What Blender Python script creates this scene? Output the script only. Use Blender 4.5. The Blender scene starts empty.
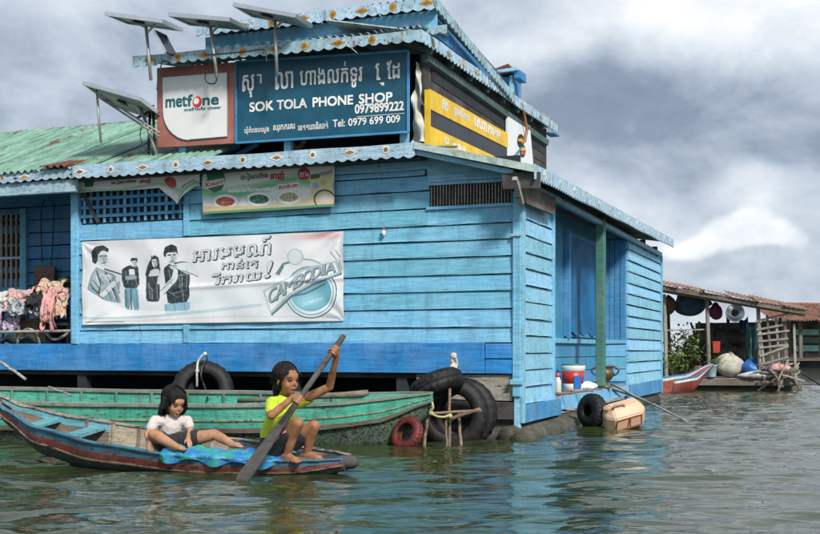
import bpy, bmesh, math, random
import numpy as np
from mathutils import Vector, Matrix, noise
random.seed(7)
SC = bpy.context.scene
COL = SC.collection
R = math.radians

# ---------------------------------------------------------------- camera
FPX, EYE, HOR = 1100.0, 0.9, 350.0          # focal length in photo pixels, eye height, horizon row (photo 820 x 534)
cam = bpy.data.cameras.new('camera')
cam.sensor_width = 36.0
cam.lens = 36.0 * FPX / 820.0
cam.shift_y = (HOR - 267.0) / 820.0
cam.clip_start, cam.clip_end = 0.1, 5000.0
camo = bpy.data.objects.new('camera', cam)
COL.objects.link(camo)
camo.location = (0, 0, EYE)
camo.rotation_euler = (R(90), 0, 0)
SC.camera = camo

# ---------------------------------------------------------------- node helpers
class NT:
    def __init__(s, tree):
        s.t = tree; s.n = tree.nodes; s.l = tree.links
    def add(s, typ, **kw):
        nd = s.n.new(typ)
        for k, v in kw.items():
            if k.startswith('i_'):
                nd.inputs[k[2:].replace('_', ' ')].default_value = v
            else:
                setattr(nd, k, v)
        return nd
    def put(s, sock, v):
        if hasattr(v, 'links') and hasattr(v, 'node'):
            s.l.new(v, sock)
        else:
            sock.default_value = v
    def math(s, op, a, b=0.0, c=0.0, clamp=False):
        nd = s.n.new('ShaderNodeMath'); nd.operation = op; nd.use_clamp = clamp
        s.put(nd.inputs[0], a); s.put(nd.inputs[1], b); s.put(nd.inputs[2], c)
        return nd.outputs[0]
    def vmath(s, op, a, b=(0, 0, 0)):
        nd = s.n.new('ShaderNodeVectorMath'); nd.operation = op
        s.put(nd.inputs[0], a); s.put(nd.inputs[1], b)
        return nd.outputs['Value'] if op in ('LENGTH', 'DOT_PRODUCT', 'DISTANCE') else nd.outputs[0]
    def noise(s, vec, scale, detail=4.0, rough=0.55, dist=0.0):
        nd = s.n.new('ShaderNodeTexNoise')
        s.put(nd.inputs['Vector'], vec)
        nd.inputs['Scale'].default_value = scale; nd.inputs['Detail'].default_value = detail
        nd.inputs['Roughness'].default_value = rough; nd.inputs['Distortion'].default_value = dist
        return nd.outputs['Fac']
    def ramp(s, fac, stops, interp='LINEAR'):
        nd = s.n.new('ShaderNodeValToRGB'); cr = nd.color_ramp; cr.interpolation = interp
        while len(cr.elements) < len(stops): cr.elements.new(0.5)
        for e, (p, c) in zip(cr.elements, stops):
            e.position = p
            e.color = (c, c, c, 1) if isinstance(c, (int, float)) else (*c[:3], 1)
        s.put(nd.inputs[0], fac)
        return nd.outputs[0]
    def mix(s, fac, a, b, blend='MIX'):
        nd = s.n.new('ShaderNodeMix'); nd.data_type = 'RGBA'; nd.blend_type = blend
        s.put(nd.inputs[0], fac)
        for i, v in ((6, a), (7, b)):
            if isinstance(v, tuple): v = (*v[:3], 1)
            s.put(nd.inputs[i], v)
        return nd.outputs[2]
    def mapping(s, vec, scale=(1, 1, 1), loc=(0, 0, 0), rot=(0, 0, 0)):
        nd = s.n.new('ShaderNodeMapping')
        s.put(nd.inputs['Vector'], vec); s.put(nd.inputs['Location'], loc)
        nd.inputs['Scale'].default_value = scale; nd.inputs['Rotation'].default_value = rot
        return nd.outputs[0]

# ---------------------------------------------------------------- sky, sun, exposure
SUN_AZ, SUN_EL = math.atan2(0.45, -0.89), R(40)       # sun stands behind the camera, to its right (x, y)
w = bpy.data.worlds.new('World'); SC.world = w; w.use_nodes = True
T = NT(w.node_tree)
for nd in list(T.n): T.n.remove(nd)
out = T.add('ShaderNodeOutputWorld'); bg = T.add('ShaderNodeBackground')
T.l.new(bg.outputs[0], out.inputs[0])
sky = T.add('ShaderNodeTexSky', sky_type='NISHITA', sun_disc=False)
sky.sun_elevation = SUN_EL; sky.sun_rotation = SUN_AZ
sky.air_density = 1.0; sky.dust_density = 1.5
bg.inputs['Strength'].default_value = 0.1
d = T.add('ShaderNodeTexCoord').outputs['Generated']
sep = T.add('ShaderNodeSeparateXYZ'); T.l.new(d, sep.inputs[0])
# cloud layer looked at from below: flatten towards the horizon
el = T.math('ADD', T.math('ABSOLUTE', sep.outputs[2]), 0.40)
cmb = T.add('ShaderNodeCombineXYZ')
T.l.new(T.math('DIVIDE', sep.outputs[0], el), cmb.inputs[0]); T.l.new(T.math('DIVIDE', sep.outputs[1], el), cmb.inputs[1])
n1 = T.noise(T.mapping(cmb.outputs[0], (1.0, 0.8, 1), (3.1, 7.7, 0.4)), 1.6, 8, 0.56, 0.35)
n2 = T.noise(T.mapping(cmb.outputs[0], (1, 1, 1), (13.1, 2.7, 5.4)), 4.5, 6, 0.6, 0.3)
warp = T.add('ShaderNodeTexNoise'); warp.inputs['Scale'].default_value = 7.0; warp.inputs['Detail'].default_value = 5.0
T.l.new(d, warp.inputs['Vector'])
dw = T.vmath('ADD', d, T.vmath('MULTIPLY', T.vmath('SUBTRACT', warp.outputs['Color'], (0.5, 0.5, 0.5)), (0.16, 0.16, 0.10)))
def pdir(px, py):
    v = Vector(((px - 410) / FPX, 1.0, (HOR - py) / FPX)); v.normalize(); return v
def bank(px, py, wx, wy, soft=0.9):           # a cloud bank at a place in the sky, with ragged edges
    c = pdir(px, py)
    q = T.vmath('MULTIPLY', T.vmath('SUBTRACT', dw, tuple(c)), (FPX / wx, 1.0, FPX / wy))
    mr = T.add('ShaderNodeMapRange', interpolation_type='SMOOTHSTEP')
    T.l.new(T.vmath('LENGTH', q), mr.inputs[0])
    mr.inputs[1].default_value = 1.0 + soft * 0.5; mr.inputs[2].default_value = 1.0 - soft * 0.5
    return mr.outputs[0]
n3 = T.noise(T.mapping(d, (1, 1, 1.5), (1.1, 22.7, 9.4)), 9.0, 7, 0.6, 0.5)
lum = T.math('ADD', T.math('ADD', T.math('MULTIPLY', n1, 0.95), T.math('MULTIPLY', n2, 0.40)), T.math('SUBTRACT', T.math('MULTIPLY', n3, 0.46), 0.25))
for args, gain in (((730, 6, 170, 46, 1.2), 0.17), ((560, 35, 120, 55, 1.4), 0.05), ((690, 128, 190, 62, 1.3), -0.21), ((470, 5, 110, 30, 1.3), -0.10), ((620, 90, 110, 35, 1.3), -0.05),
                   ((725, 204, 130, 22, 1.2), 0.10), ((590, 185, 80, 40, 1.5), 0.05), ((748, 234, 48, 15, 0.6), 0.24), ((705, 262, 90, 18, 1.0), -0.10),
                   ((70, 60, 190, 65, 1.6), -0.10), ((40, 5, 130, 22, 1.6), 0.12), ((760, 290, 260, 40, 1.6), -0.05),
                   ((800, 150, 60, 20, 1.2), -0.12)):
    lum = T.math('ADD', lum, T.math('MULTIPLY', bank(*args), gain))
cloud = T.ramp(lum, [(0.20, (0.80, 1.02, 1.40)), (0.44, (1.35, 1.66, 2.15)), (0.60, (2.4, 2.78, 3.3)), (0.80, (3.7, 4.0, 4.35)), (1.08, (5.1, 5.15, 5.2))])
cover = T.ramp(T.math('ADD', n1, T.math('MULTIPLY', n2, 0.3)), [(0.36, 0.80), (0.55, 0.97)])
T.l.new(T.mix(cover, sky.outputs[0], cloud), bg.inputs[0])

sl = bpy.data.lights.new('sun', 'SUN'); sl.energy = 2.2; sl.angle = R(10); sl.color = (1.0, 0.955, 0.89)
so = bpy.data.objects.new('sun', sl); COL.objects.link(so)
sv = Vector((math.sin(SUN_AZ) * math.cos(SUN_EL), math.cos(SUN_AZ) * math.cos(SUN_EL), math.sin(SUN_EL)))
so.rotation_euler = sv.to_track_quat('Z', 'Y').to_euler(); so.location = sv * 60
vs = SC.view_settings
vs.view_transform = 'Standard'; vs.look = 'None'; vs.gamma = 1.0; vs.use_curve_mapping = False
vs.exposure = 1.05

# ---------------------------------------------------------------- photo pixels to places
CX, CY = 1.115, 11.25                            # the corner of the blue house (world x, y)
_n = math.hypot(2810, 1100)
EX, EY = (2810 / _n, -1100 / _n), (1100 / _n, 2810 / _n)   # house axes: x along the front (to the right), y to the back
HM = Matrix.Translation((CX, CY, 0)) @ Matrix.Rotation(math.atan2(EX[1], EX[0]), 4, 'Z')
def _ray(px, py):
    r = ((px - 410) / FPX, 1.0, (HOR - py) / FPX)
    dx, dy = r[0] * EX[0] + r[1] * EX[1], r[0] * EY[0] + r[1] * EY[1]
    o = (-CX * EX[0] - CY * EX[1], -CX * EY[0] - CY * EY[1])
    return o, dx, dy, r[2]
def F(px, py, y0=0.0):                            # where that pixel's ray meets the house plane y = y0 -> (x, z)
    o, dx, dy, dz = _ray(px, py); k = (y0 - o[1]) / dy
    return o[0] + k * dx, EYE + k * dz
def S(px, py, x0=0.0):                            # the house plane x = x0 -> (y, z)
    o, dx, dy, dz = _ray(px, py); k = (x0 - o[0]) / dx
    return o[1] + k * dy, EYE + k * dz
def W(px, py, D):                                 # world point at depth D
    return Vector(((px - 410) / FPX * D, D, EYE + (HOR - py) / FPX * D))
def G(px, py, z=0.0):                             # world point on the level z
    D = (EYE - z) * FPX / (py - HOR); return W(px, py, D)

# ---------------------------------------------------------------- objects and meshes
BASE = {}
def thing(name, label, cat, base=(0, 0, 0), frame=None, group=None, kind=None):
    o = bpy.data.objects.new(name, None); COL.objects.link(o)
    o.empty_display_size = 0.2
    fm = frame if frame is not None else Matrix.Identity(4)
    o.matrix_world = fm @ Matrix.Translation(base)
    BASE[o.name] = Vector(base)
    tag(o, label, cat, group, kind)
    return o
def tag(o, label=None, cat=None, group=None, kind=None):
    for k, v in (('label', label), ('category', cat), ('group', group), ('kind', kind)):
        if v: o[k] = v
    return o

class MB:
    def __init__(s): s.v = []; s.f = []
    def add(s, vs, fs):
        n = len(s.v); s.v += [tuple(p) for p in vs]; s.f += [tuple(i + n for i in f) for f in fs]; return s
    def box(s, x0, x1, y0, y1, z0, z1, j=0.0):
        q = lambda: random.uniform(-j, j) if j else 0.0
        return s.add([(x + q(), y + q(), z + q()) for z in (z0, z1) for y in (y0, y1) for x in (x0, x1)],
                     [(0, 2, 3, 1), (4, 5, 7, 6), (0, 1, 5, 4), (2, 6, 7, 3), (0, 4, 6, 2), (1, 3, 7, 5)])
    def bar(s, a, b, wd, th, up=(0, 0, 1), tw=None):          # rectangular bar from a to b
        a, b = Vector(a), Vector(b); t = (b - a).normalized(); u = Vector(up)
        if abs(t.dot(u)) > 0.98: u = Vector((0, 1, 0)) if abs(t.y) < .9 else Vector((1, 0, 0))
        sx = t.cross(u).normalized(); sy = sx.cross(t)
        vs = []
        for p, k in ((a, 1.0), (b, tw or 1.0)):
            for m, n in ((-1, -1), (1, -1), (1, 1), (-1, 1)): vs.append(p + sx * (m * wd * k / 2) + sy * (n * th * k / 2))
        return s.add(vs, [(3, 2, 1, 0), (4, 5, 6, 7), (0, 1, 5, 4), (1, 2, 6, 5), (2, 3, 7, 6), (3, 0, 4, 7)])
    def tube(s, path, r, n=8, cap=True, wob=0.0):
        path = [Vector(p) for p in path]; m = len(path)
        rs = r if isinstance(r, (list, tuple)) else [r] * m
        vs, fs = [], []
        ref = None
        for i, p in enumerate(path):
            t = (path[min(i + 1, m - 1)] - path[max(i - 1, 0)]).normalized()
            if ref is None:
                ref = t.orthogonal().normalized()
            else:
                ref = (ref - t * ref.dot(t)).normalized()
            b = t.cross(ref)
            for k in range(n):
                a = 2 * math.pi * k / n
                rr = rs[i] * (1 + random.uniform(-wob, wob))
                vs.append(p + (ref * math.cos(a) + b * math.sin(a)) * rr)
        for i in range(m - 1):
            for k in range(n):
                k2 = (k + 1) % n
                fs.append((i * n + k, i * n + k2, (i + 1) * n + k2, (i + 1) * n + k))
        if cap:
            fs.append(tuple(range(n - 1, -1, -1))); fs.append(tuple((m - 1) * n + k for k in range(n)))
        return s.add(vs, fs)
    def prism(s, pts, fn, t0, t1):                 # polygon pts (a, b) extruded from t0 to t1, placed by fn(a, b, t)
        n = len(pts)
        vs = [fn(a, b, t0) for a, b in pts] + [fn(a, b, t1) for a, b in pts]
        fs = [tuple(range(n)), tuple(range(2 * n - 1, n - 1, -1))]
        fs += [(i, i + n, (i + 1) % n + n, (i + 1) % n) for i in range(n)]
        return s.add(vs, fs)
    def strip(s, top, bot, fn, t0, t1):            # band between two polylines of equal length, with thickness
        n = len(top)
        vs = [fn(*p, t0) for p in top] + [fn(*p, t0) for p in bot] + [fn(*p, t1) for p in top] + [fn(*p, t1) for p in bot]
        fs = []
        for i in range(n - 1):
            fs += [(i, i + 1, n + i + 1, n + i), (2 * n + i, 3 * n + i, 3 * n + i + 1, 2 * n + i + 1),
                   (i, 2 * n + i, 2 * n + i + 1, i + 1), (n + i, n + i + 1, 3 * n + i + 1, 3 * n + i)]
        fs += [(0, n, 3 * n, 2 * n), (n - 1, 3 * n - 1, 4 * n - 1, 2 * n - 1)]
        return s.add(vs, fs)
    def grid(s, fn, nu, nv):
        vs = [fn(i / nu, j / nv) for j in range(nv + 1) for i in range(nu + 1)]
        fs = [(j * (nu + 1) + i, j * (nu + 1) + i + 1, (j + 1) * (nu + 1) + i + 1, (j + 1) * (nu + 1) + i) for j in range(nv) for i in range(nu)]
        return s.add(vs, fs)
    def lathe(s, prof, n=24, M=None, close=False):   # profile (r, z) round z
        vs, fs = [], []
        for r, z in prof:
            for k in range(n):
                a = 2 * math.pi * k / n; vs.append(Vector((r * math.cos(a), r * math.sin(a), z)))
        m = len(prof)
        for i in range(m if close else m - 1):
            for k in range(n):
                k2 = (k + 1) % n; i2 = (i + 1) % m
                fs.append((i * n + k, i * n + k2, i2 * n + k2, i2 * n + k))
        if not close:
            fs.append(tuple(range(n - 1, -1, -1))); fs.append(tuple((m - 1) * n + k for k in range(n)))
        if M is not None: vs = [M @ v for v in vs]
        return s.add(vs, fs)
    def ball(s, c, rad, nu=12, nv=8, M=None):
        vs, fs = [], []
        rad = rad if isinstance(rad, (tuple, list)) else (rad,) * 3
        c = Vector(c)
        for j in range(nv + 1):
            th = math.pi * j / nv
            for i in range(nu):
                ph = 2 * math.pi * i / nu
                p = Vector((rad[0] * math.sin(th) * math.cos(ph), rad[1] * math.sin(th) * math.sin(ph), rad[2] * math.cos(th)))
                vs.append(c + (M @ p if M is not None else p))
        for j in range(nv):
            for i in range(nu):
                i2 = (i + 1) % nu
                a, b, c2, d2 = j * nu + i, (j + 1) * nu + i, (j + 1) * nu + i2, j * nu + i2
                fs.append((b, c2, d2) if j == 0 else ((a, b, d2) if j == nv - 1 else (a, b, c2, d2)))
        return s.add(vs, fs)
    def build(s, name, mat, parent=None, smooth=False, label=None, cat=None, group=None, kind=None, bevel=0.0, root=None):
        off = BASE.get((root or parent).name, Vector((0, 0, 0))) if (root or parent) is not None else Vector((0, 0, 0))
        me = bpy.data.meshes.new(name)
        me.from_pydata([(p[0] - off.x, p[1] - off.y, p[2] - off.z) for p in s.v], [], s.f)
        me.update()
        bm = bmesh.new(); bm.from_mesh(me)
        bmesh.ops.recalc_face_normals(bm, faces=bm.faces)
        if bevel:
            bmesh.ops.bevel(bm, geom=bm.edges[:], offset=bevel, segments=1, affect='EDGES', clamp_overlap=True)
        bm.to_mesh(me); bm.free()
        me.materials.append(mat)
        o = bpy.data.objects.new(name, me); COL.objects.link(o)
        if smooth: me.polygons.foreach_set('use_smooth', [True] * len(me.polygons))
        if parent is not None:
            o.parent = parent
            BASE[o.name] = off
        return tag(o, label, cat, group, kind)
def solo(mb, name, mat, label, cat, base, frame=None, group=None, kind=None, smooth=False, bevel=0.0):
    # a thing that is one mesh: its origin sits at its base
    t = mb.build(name, mat, None, smooth, bevel=bevel)
    b = Vector(base); t.data.transform(Matrix.Translation(-b))
    t.matrix_world = (frame if frame is not None else Matrix.Identity(4)) @ Matrix.Translation(b)
    BASE[t.name] = b
    return tag(t, label, cat, group, kind)

# ---------------------------------------------------------------- materials
MATS = {}
def pbr(name):
    m = bpy.data.materials.new(name); m.use_nodes = True
    t = NT(m.node_tree); b = t.n['Principled BSDF']; MATS[name] = m
    return m, t, b
def bumpto(t, b, h, strength=0.4, dist=0.01):
    bp = t.add('ShaderNodeBump'); bp.inputs['Strength'].default_value = strength; bp.inputs['Distance'].default_value = dist
    t.l.new(h, bp.inputs['Height']); t.l.new(bp.outputs[0], b.inputs['Normal'])
def painted(name, col, under=(0.20, 0.17, 0.13), grain=(1.2, 6, 14), chips=0.5, var=0.35, rough=0.55, dirt=0.5, dirtcol=(0.05, 0.055, 0.05), hue=0.012, bump=0.5, top=None):
    # weathered paint on wood: streaky grain, dirt, chips down to the bare timber, one tone per piece
    m, t, b = pbr(name)
    oc = t.add('ShaderNodeTexCoord').outputs['Object']; oi = t.add('ShaderNodeObjectInfo')
    rnd = oi.outputs['Random']
    vec = t.vmath('ADD', oc, t.vmath('MULTIPLY', t.vmath('ADD', (0, 0, 0), oi.outputs['Location']), (1.3, 1.7, 2.1)))
    g = t.noise(t.mapping(vec, grain), 3.0, 6, 0.65, 0.4)
    blot = t.noise(vec, 2.3, 5, 0.6)
    c = t.mix(t.ramp(g, [(0.3, 0.0), (0.72, 1.0)]), tuple(x * (1 - var) for x in col), tuple(min(1, x * (1 + var * 0.45) + 0.02) for x in col))
    hs = t.add('ShaderNodeHueSaturation'); t.l.new(c, hs.inputs['Color'])
    t.l.new(t.math('ADD', 0.5 - hue, t.math('MULTIPLY', rnd, 2 * hue)), hs.inputs['Hue'])
    t.l.new(t.math('ADD', 0.80, t.math('MULTIPLY', rnd, 0.34)), hs.inputs['Value'])
    c = hs.outputs[0]
    c = t.mix(t.math('MULTIPLY', t.ramp(blot, [(0.42, 0.0), (0.7, 1.0)]), 0.30), c, tuple(min(1, x * 0.7 + 0.24) for x in col))    # chalky fading
    if dirt:
        dn = t.noise(t.mapping(vec, (3.5, 3.5, 1.2)), 2.0, 7, 0.7, 0.6)
        c = t.mix(t.math('MULTIPLY', t.ramp(dn, [(0.49, 0.0), (0.70, 1.0)]), dirt), c, dirtcol)
        run = t.noise(t.mapping(vec, (16, 16, 0.9)), 1.6, 5, 0.65, 0.2)            # rain runs
        c = t.mix(t.math('MULTIPLY', t.ramp(run, [(0.55, 0.0), (0.72, 1.0)]), dirt * 0.55), c, dirtcol)
        grit = t.noise(vec, 55, 3, 0.6)
        c = t.mix(t.math('MULTIPLY', t.ramp(grit, [(0.60, 0.0), (0.68, 1.0)]), min(1.0, dirt * 1.1)), c, dirtcol)
    cn = t.noise(t.mapping(vec, (grain[0] * 2.5, grain[1], grain[2])), 4.2, 8, 0.72, 0.3)
    chip = t.ramp(cn, [(0.665 - 0.10 * chips, 0.0), (0.69 - 0.10 * chips, 1.0)])
    c = t.mix(chip, c, t.mix(g, tuple(x * 0.35 for x in under), under))
    t.l.new(c, b.inputs['Base Color'])
    t.l.new(t.math('ADD', rough, t.math('MULTIPLY', g, 0.25)), b.inputs['Roughness'])
    hgt = t.math('SUBTRACT', t.math('MULTIPLY', g, 0.5), t.math('MULTIPLY', chip, 0.7))
    bumpto(t, b, hgt, bump, 0.008)
    return m
def plain(name, col, rough=0.6, var=0.25, scale=6.0, metal=0.0, bump=0.2, dirt=0.3, dirtcol=(0.04, 0.04, 0.035), spec=None, stretch=(1, 1, 1)):
    m, t, b = pbr(name)
    oc = t.mapping(t.add('ShaderNodeTexCoord').outputs['Object'], stretch); oi = t.add('ShaderNodeObjectInfo')
    n = t.noise(oc, scale, 6, 0.65, 0.3)
    c = t.mix(t.ramp(n, [(0.3, 0.0), (0.7, 1.0)]), tuple(x * (1 - var) for x in col), tuple(min(1, x * (1 + var * 0.6)) for x in col))
    hs = t.add('ShaderNodeHueSaturation'); t.l.new(c, hs.inputs['Color'])
    t.l.new(t.math('ADD', 0.85, t.math('MULTIPLY', oi.outputs['Random'], 0.3)), hs.inputs['Value'])
    c = hs.outputs[0]
    if dirt:
        dn = t.noise(oc, scale * 0.45, 7, 0.7, 0.5)
        c = t.mix(t.math('MULTIPLY', t.ramp(dn, [(0.50, 0.0), (0.72, 1.0)]), dirt), c, dirtcol)
    t.l.new(c, b.inputs['Base Color']); b.inputs['Roughness'].default_value = rough; b.inputs['Metallic'].default_value = metal
    if spec is not None: b.inputs['Specular IOR Level'].default_value = spec
    if bump: bumpto(t, b, n, bump, 0.006)
    return m
def fabric(name, col, scale=6.0, bump=0.28, var=0.25):
    # soft cloth with creases: distorted waves of relief, slightly darker in the weave
    m, t, b = pbr(name)
    oc = t.add('ShaderNodeTexCoord').outputs['Object']
    n = t.noise(t.mapping(oc, (1, 1, 1.6)), scale, 4, 0.5, 2.2); n2 = t.noise(oc, scale * 9, 3, 0.6)
    t.l.new(t.mix(t.ramp(n2, [(0.3, 0.0), (0.7, 1.0)]), tuple(x * (1 - var) for x in col), tuple(min(1, x * (1 + var * .4)) for x in col)), b.inputs['Base Color'])
    b.inputs['Roughness'].default_value = 0.85; b.inputs['Sheen Weight'].default_value = 0.1
    bumpto(t, b, n, bump, 0.05)
    return m
def printed(name, col, col2, scale=26.0):
    # patterned cotton: small blotches of a second colour
    m, t, b = pbr(name)
    oc = t.add('ShaderNodeTexCoord').outputs['Object']
    n = t.noise(oc, scale, 2, 0.5, 0.8); n2 = t.noise(oc, 7, 4, 0.6, 1.5)
    c = t.mix(t.ramp(n, [(0.50, 0.0), (0.56, 1.0)]), col, col2)
    c = t.mix(t.ramp(t.noise(oc, scale * 1.7, 2, 0.5), [(0.60, 0.0), (0.64, 1.0)]), c, tuple(x * .12 for x in col))
    t.l.new(c, b.inputs['Base Color']); b.inputs['Roughness'].default_value = 0.9
    bumpto(t, b, n2, 0.4, 0.02)
    return m
def vcol(name, rough=0.5, dirt=0.25):
    m, t, b = pbr(name)
    a = t.add('ShaderNodeAttribute', attribute_name='print')
    oc = t.add('ShaderNodeTexCoord').outputs['Object']
    n = t.noise(oc, 5.0, 7, 0.7, 0.5)
    c = t.mix(t.math('MULTIPLY', t.ramp(n, [(0.52, 0.0), (0.75, 1.0)]), dirt), a.outputs['Color'], (0.25, 0.25, 0.22))
    t.l.new(c, b.inputs['Base Color']); b.inputs['Roughness'].default_value = rough
    bumpto(t, b, t.noise(oc, 60, 3, 0.6), 0.08, 0.003)
    return m
paint_blue = painted('paint_blue', (0.16, 0.49, 0.71), chips=0.28, dirt=0.32)
paint_pale = painted('paint_pale', (0.24, 0.57, 0.78), chips=0.36, dirt=0.35)
paint_trim = painted('paint_trim', (0.40, 0.60, 0.74), chips=0.65, dirt=0.5, under=(0.16, 0.10, 0.06))
paint_deep = painted('paint_deep', (0.010, 0.225, 0.56), chips=0.16, dirt=0.35, dirtcol=(0.01, 0.03, 0.07), hue=0.006)
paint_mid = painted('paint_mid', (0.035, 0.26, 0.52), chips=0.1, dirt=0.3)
paint_green = painted('paint_green', (0.05, 0.215, 0.175), chips=0.4, dirt=0.4)
paint_mint = painted('paint_mint', (0.055, 0.43, 0.30), chips=0.8, dirt=0.6, under=(0.09, 0.07, 0.05))
paint_rusty = painted('paint_rusty', (0.38, 0.59, 0.71), chips=0.85, dirt=0.6, under=(0.30, 0.12, 0.03), grain=(3, 3, 3))
ornament_white = painted('ornament_white', (0.72, 0.72, 0.66), chips=0.5, dirt=0.3, grain=(4, 4, 4))
ornament_brown = plain('ornament_brown', (0.30, 0.13, 0.03), 0.6, 0.5, 30)
ornament_gold = plain('ornament_gold', (0.50, 0.26, 0.03), 0.55, 0.6, 30, dirt=0.6)
old_wood = painted('old_wood', (0.16, 0.125, 0.09), under=(0.06, 0.05, 0.04), chips=0.6, var=0.6, dirt=0.5, rough=0.75)
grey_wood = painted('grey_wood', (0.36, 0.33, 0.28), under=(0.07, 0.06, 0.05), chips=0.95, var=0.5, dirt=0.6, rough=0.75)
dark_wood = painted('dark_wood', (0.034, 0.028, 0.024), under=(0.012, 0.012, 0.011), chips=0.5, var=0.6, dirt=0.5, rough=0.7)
dark_inside = plain('dark_inside', (0.018, 0.025, 0.032), 0.85, 0.4, 4)  # near-black backing: shade of gaps, insides and underfloor put into the colour
# ================================================================ water
def make_water():
    def axis(segs):
        out_ = []
        for a, b_, st in segs:
            n = max(1, int(round((b_ - a) / st)))
            out_ += [a + (b_ - a) * i / n for i in range(n)]
        return out_ + [segs[-1][1]]
    xs = np.array(axis([(-1500, -300, 300), (-300, -60, 40), (-60, -20, 4), (-20, -7, 0.5), (-7, 9, 0.045), (9, 16, 0.25), (16, 40, 2), (40, 300, 40), (300, 1500, 300)]))
    ys = np.array(axis([(-40, 0, 8), (0, 4.6, 0.4), (4.6, 13, 0.04), (13, 22, 0.07), (22, 32, 0.16), (32, 80, 2), (80, 300, 20), (300, 3000, 450)]))
    X, Y = np.meshgrid(xs, ys)
    rng = np.random.RandomState(4)
    Z = np.zeros_like(X)
    for i in range(64):
        lam = 0.19 * (7.0 ** rng.rand())
        th = rng.normal(math.pi / 2 + 0.12, 0.46)
        k = 2 * math.pi / lam
        amp = 0.029 * lam / 6.283 * (lam / 0.5) ** -0.1
        mod = 0.6 + 0.4 * np.sin(X * rng.uniform(.3, 1.1) + Y * rng.uniform(.3, 1.1) + rng.uniform(0, 6.3))
        ph = k * (np.cos(th) * X + np.sin(th) * Y) + rng.uniform(0, 6.3) + 1.1 * np.sin(X * rng.uniform(.5, 1.6) + rng.uniform(0, 6)) + 0.9 * np.sin(Y * rng.uniform(.4, 1.3) + rng.uniform(0, 6))
        Z += amp * mod * np.sin(ph)
    for (cx, cy), a_, k_, dec in (((-1.17, 7.5), .010, 22., .45), ((-.42, 7.95), .006, 26., .4), ((2.45, 12.5), .006, 18., .6), ((-2.0, 7.95), .005, 24., .4)):
        rr = np.hypot(X - cx, Y - cy); Z += a_ * np.cos(rr * k_) * np.exp(-rr / dec)
    fade = np.clip((13 - np.abs(X - 1)) / 4, 0, 1) * np.clip((34 - Y) / 8, 0, 1) * np.clip((Y - 2) / 2, 0, 1)
    Z *= fade
    n, m = X.shape
    v = np.stack([X, Y, Z], -1).reshape(-1, 3)
    idx = np.arange(n * m).reshape(n, m)
    q = np.stack([idx[:-1, :-1], idx[:-1, 1:], idx[1:, 1:], idx[1:, :-1]], -1).reshape(-1, 4)
    me = bpy.data.meshes.new('water')
    me.vertices.add(len(v)); me.vertices.foreach_set('co', v.ravel())
    me.loops.add(q.size); me.loops.foreach_set('vertex_index', q.ravel())
    me.polygons.add(len(q)); me.polygons.foreach_set('loop_start', np.arange(0, q.size, 4))
    me.update(calc_edges=True); me.validate()
    me.polygons.foreach_set('use_smooth', np.ones(len(me.polygons), bool))
    m_, t, b = pbr('lake_water')
    oc = t.add('ShaderNodeTexCoord').outputs['Object']
    mud = t.noise(oc, 0.35, 5, 0.6, 0.5)
    t.l.new(t.ramp(mud, [(0.3, (0.020, 0.031, 0.010)), (0.7, (0.042, 0.055, 0.019))]), b.inputs['Base Color'])
    b.inputs['Roughness'].default_value = 0.02; b.inputs['IOR'].default_value = 1.333
    b.inputs['Specular IOR Level'].default_value = 0.8
    r1 = t.noise(t.mapping(oc, (0.55, 2.3, 1), rot=(0, 0, 0.06)), 2.6, 3, 0.5, 0.6)
    r2 = t.noise(t.mapping(oc, (1.0, 1.8, 1), rot=(0, 0, -0.3)), 9.0, 3, 0.5, 0.5)
    r3 = t.noise(t.mapping(oc, (1.0, 1.6, 1)), 0.7, 3, 0.5, 0.5)
    h = t.math('ADD', t.math('ADD', t.math('MULTIPLY', r1, 0.020), t.math('MULTIPLY', r2, 0.0022)), t.math('MULTIPLY', r3, 0.05))
    bumpto(t, b, h, 0.75, 1.0)
    me.materials.append(m_)
    o = bpy.data.objects.new('water', me); COL.objects.link(o); o['kind'] = 'structure'
make_water()

# ================================================================ the blue floating house
house = thing('floating_house', 'light blue wooden floating house with two tiers of scalloped eaves', 'house', (0, 0, 0), HM)
def plank_row(parent, name, mat, a0, a1, z0, z1, place, lap=0.024, thin=0.006, seg=6, gap=0.010, jit=0.005):
    # one lapped weatherboard: a along the wall, bottom edge stands proud, slightly wavy
    mb = MB(); n = seg; prof = []
    o0 = random.uniform(-.003, .004); rr = random.uniform(-.004, .004)
    for i in range(n + 1):
        a = a0 + (a1 - a0) * i / n
        q = random.uniform(-jit, jit); tl = rr * (i / n - .5)
        prof.append([(a, -0.022, z0 + gap + q + tl), (a, lap + o0 + q, z0 + gap + q + tl), (a, lap + o0 - .002, z0 + gap + .022), (a, thin + o0, z1), (a, -0.022, z1)])
    vs = [place(*p) for r_ in prof for p in r_]; k = 5; fs = []
    for i in range(n):
        for j in range(k):
            j2 = (j + 1) % k; fs.append((i * k + j, i * k + j2, (i + 1) * k + j2, (i + 1) * k + j))
    fs += [tuple(range(k)), tuple(n * k + j for j in range(k - 1, -1, -1))]
    return mb.add(vs, fs).build(name, mat, parent)
front = lambda a, o, z: (a, -o, z)                 # front wall: outwards is -y
side = lambda a, o, z: (o, a, z)                   # right wall: outwards is +x
XL, XP, XM, XG = -5.50, -3.945, -1.0, -0.05       # corner post left, thin post, step, corner

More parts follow.
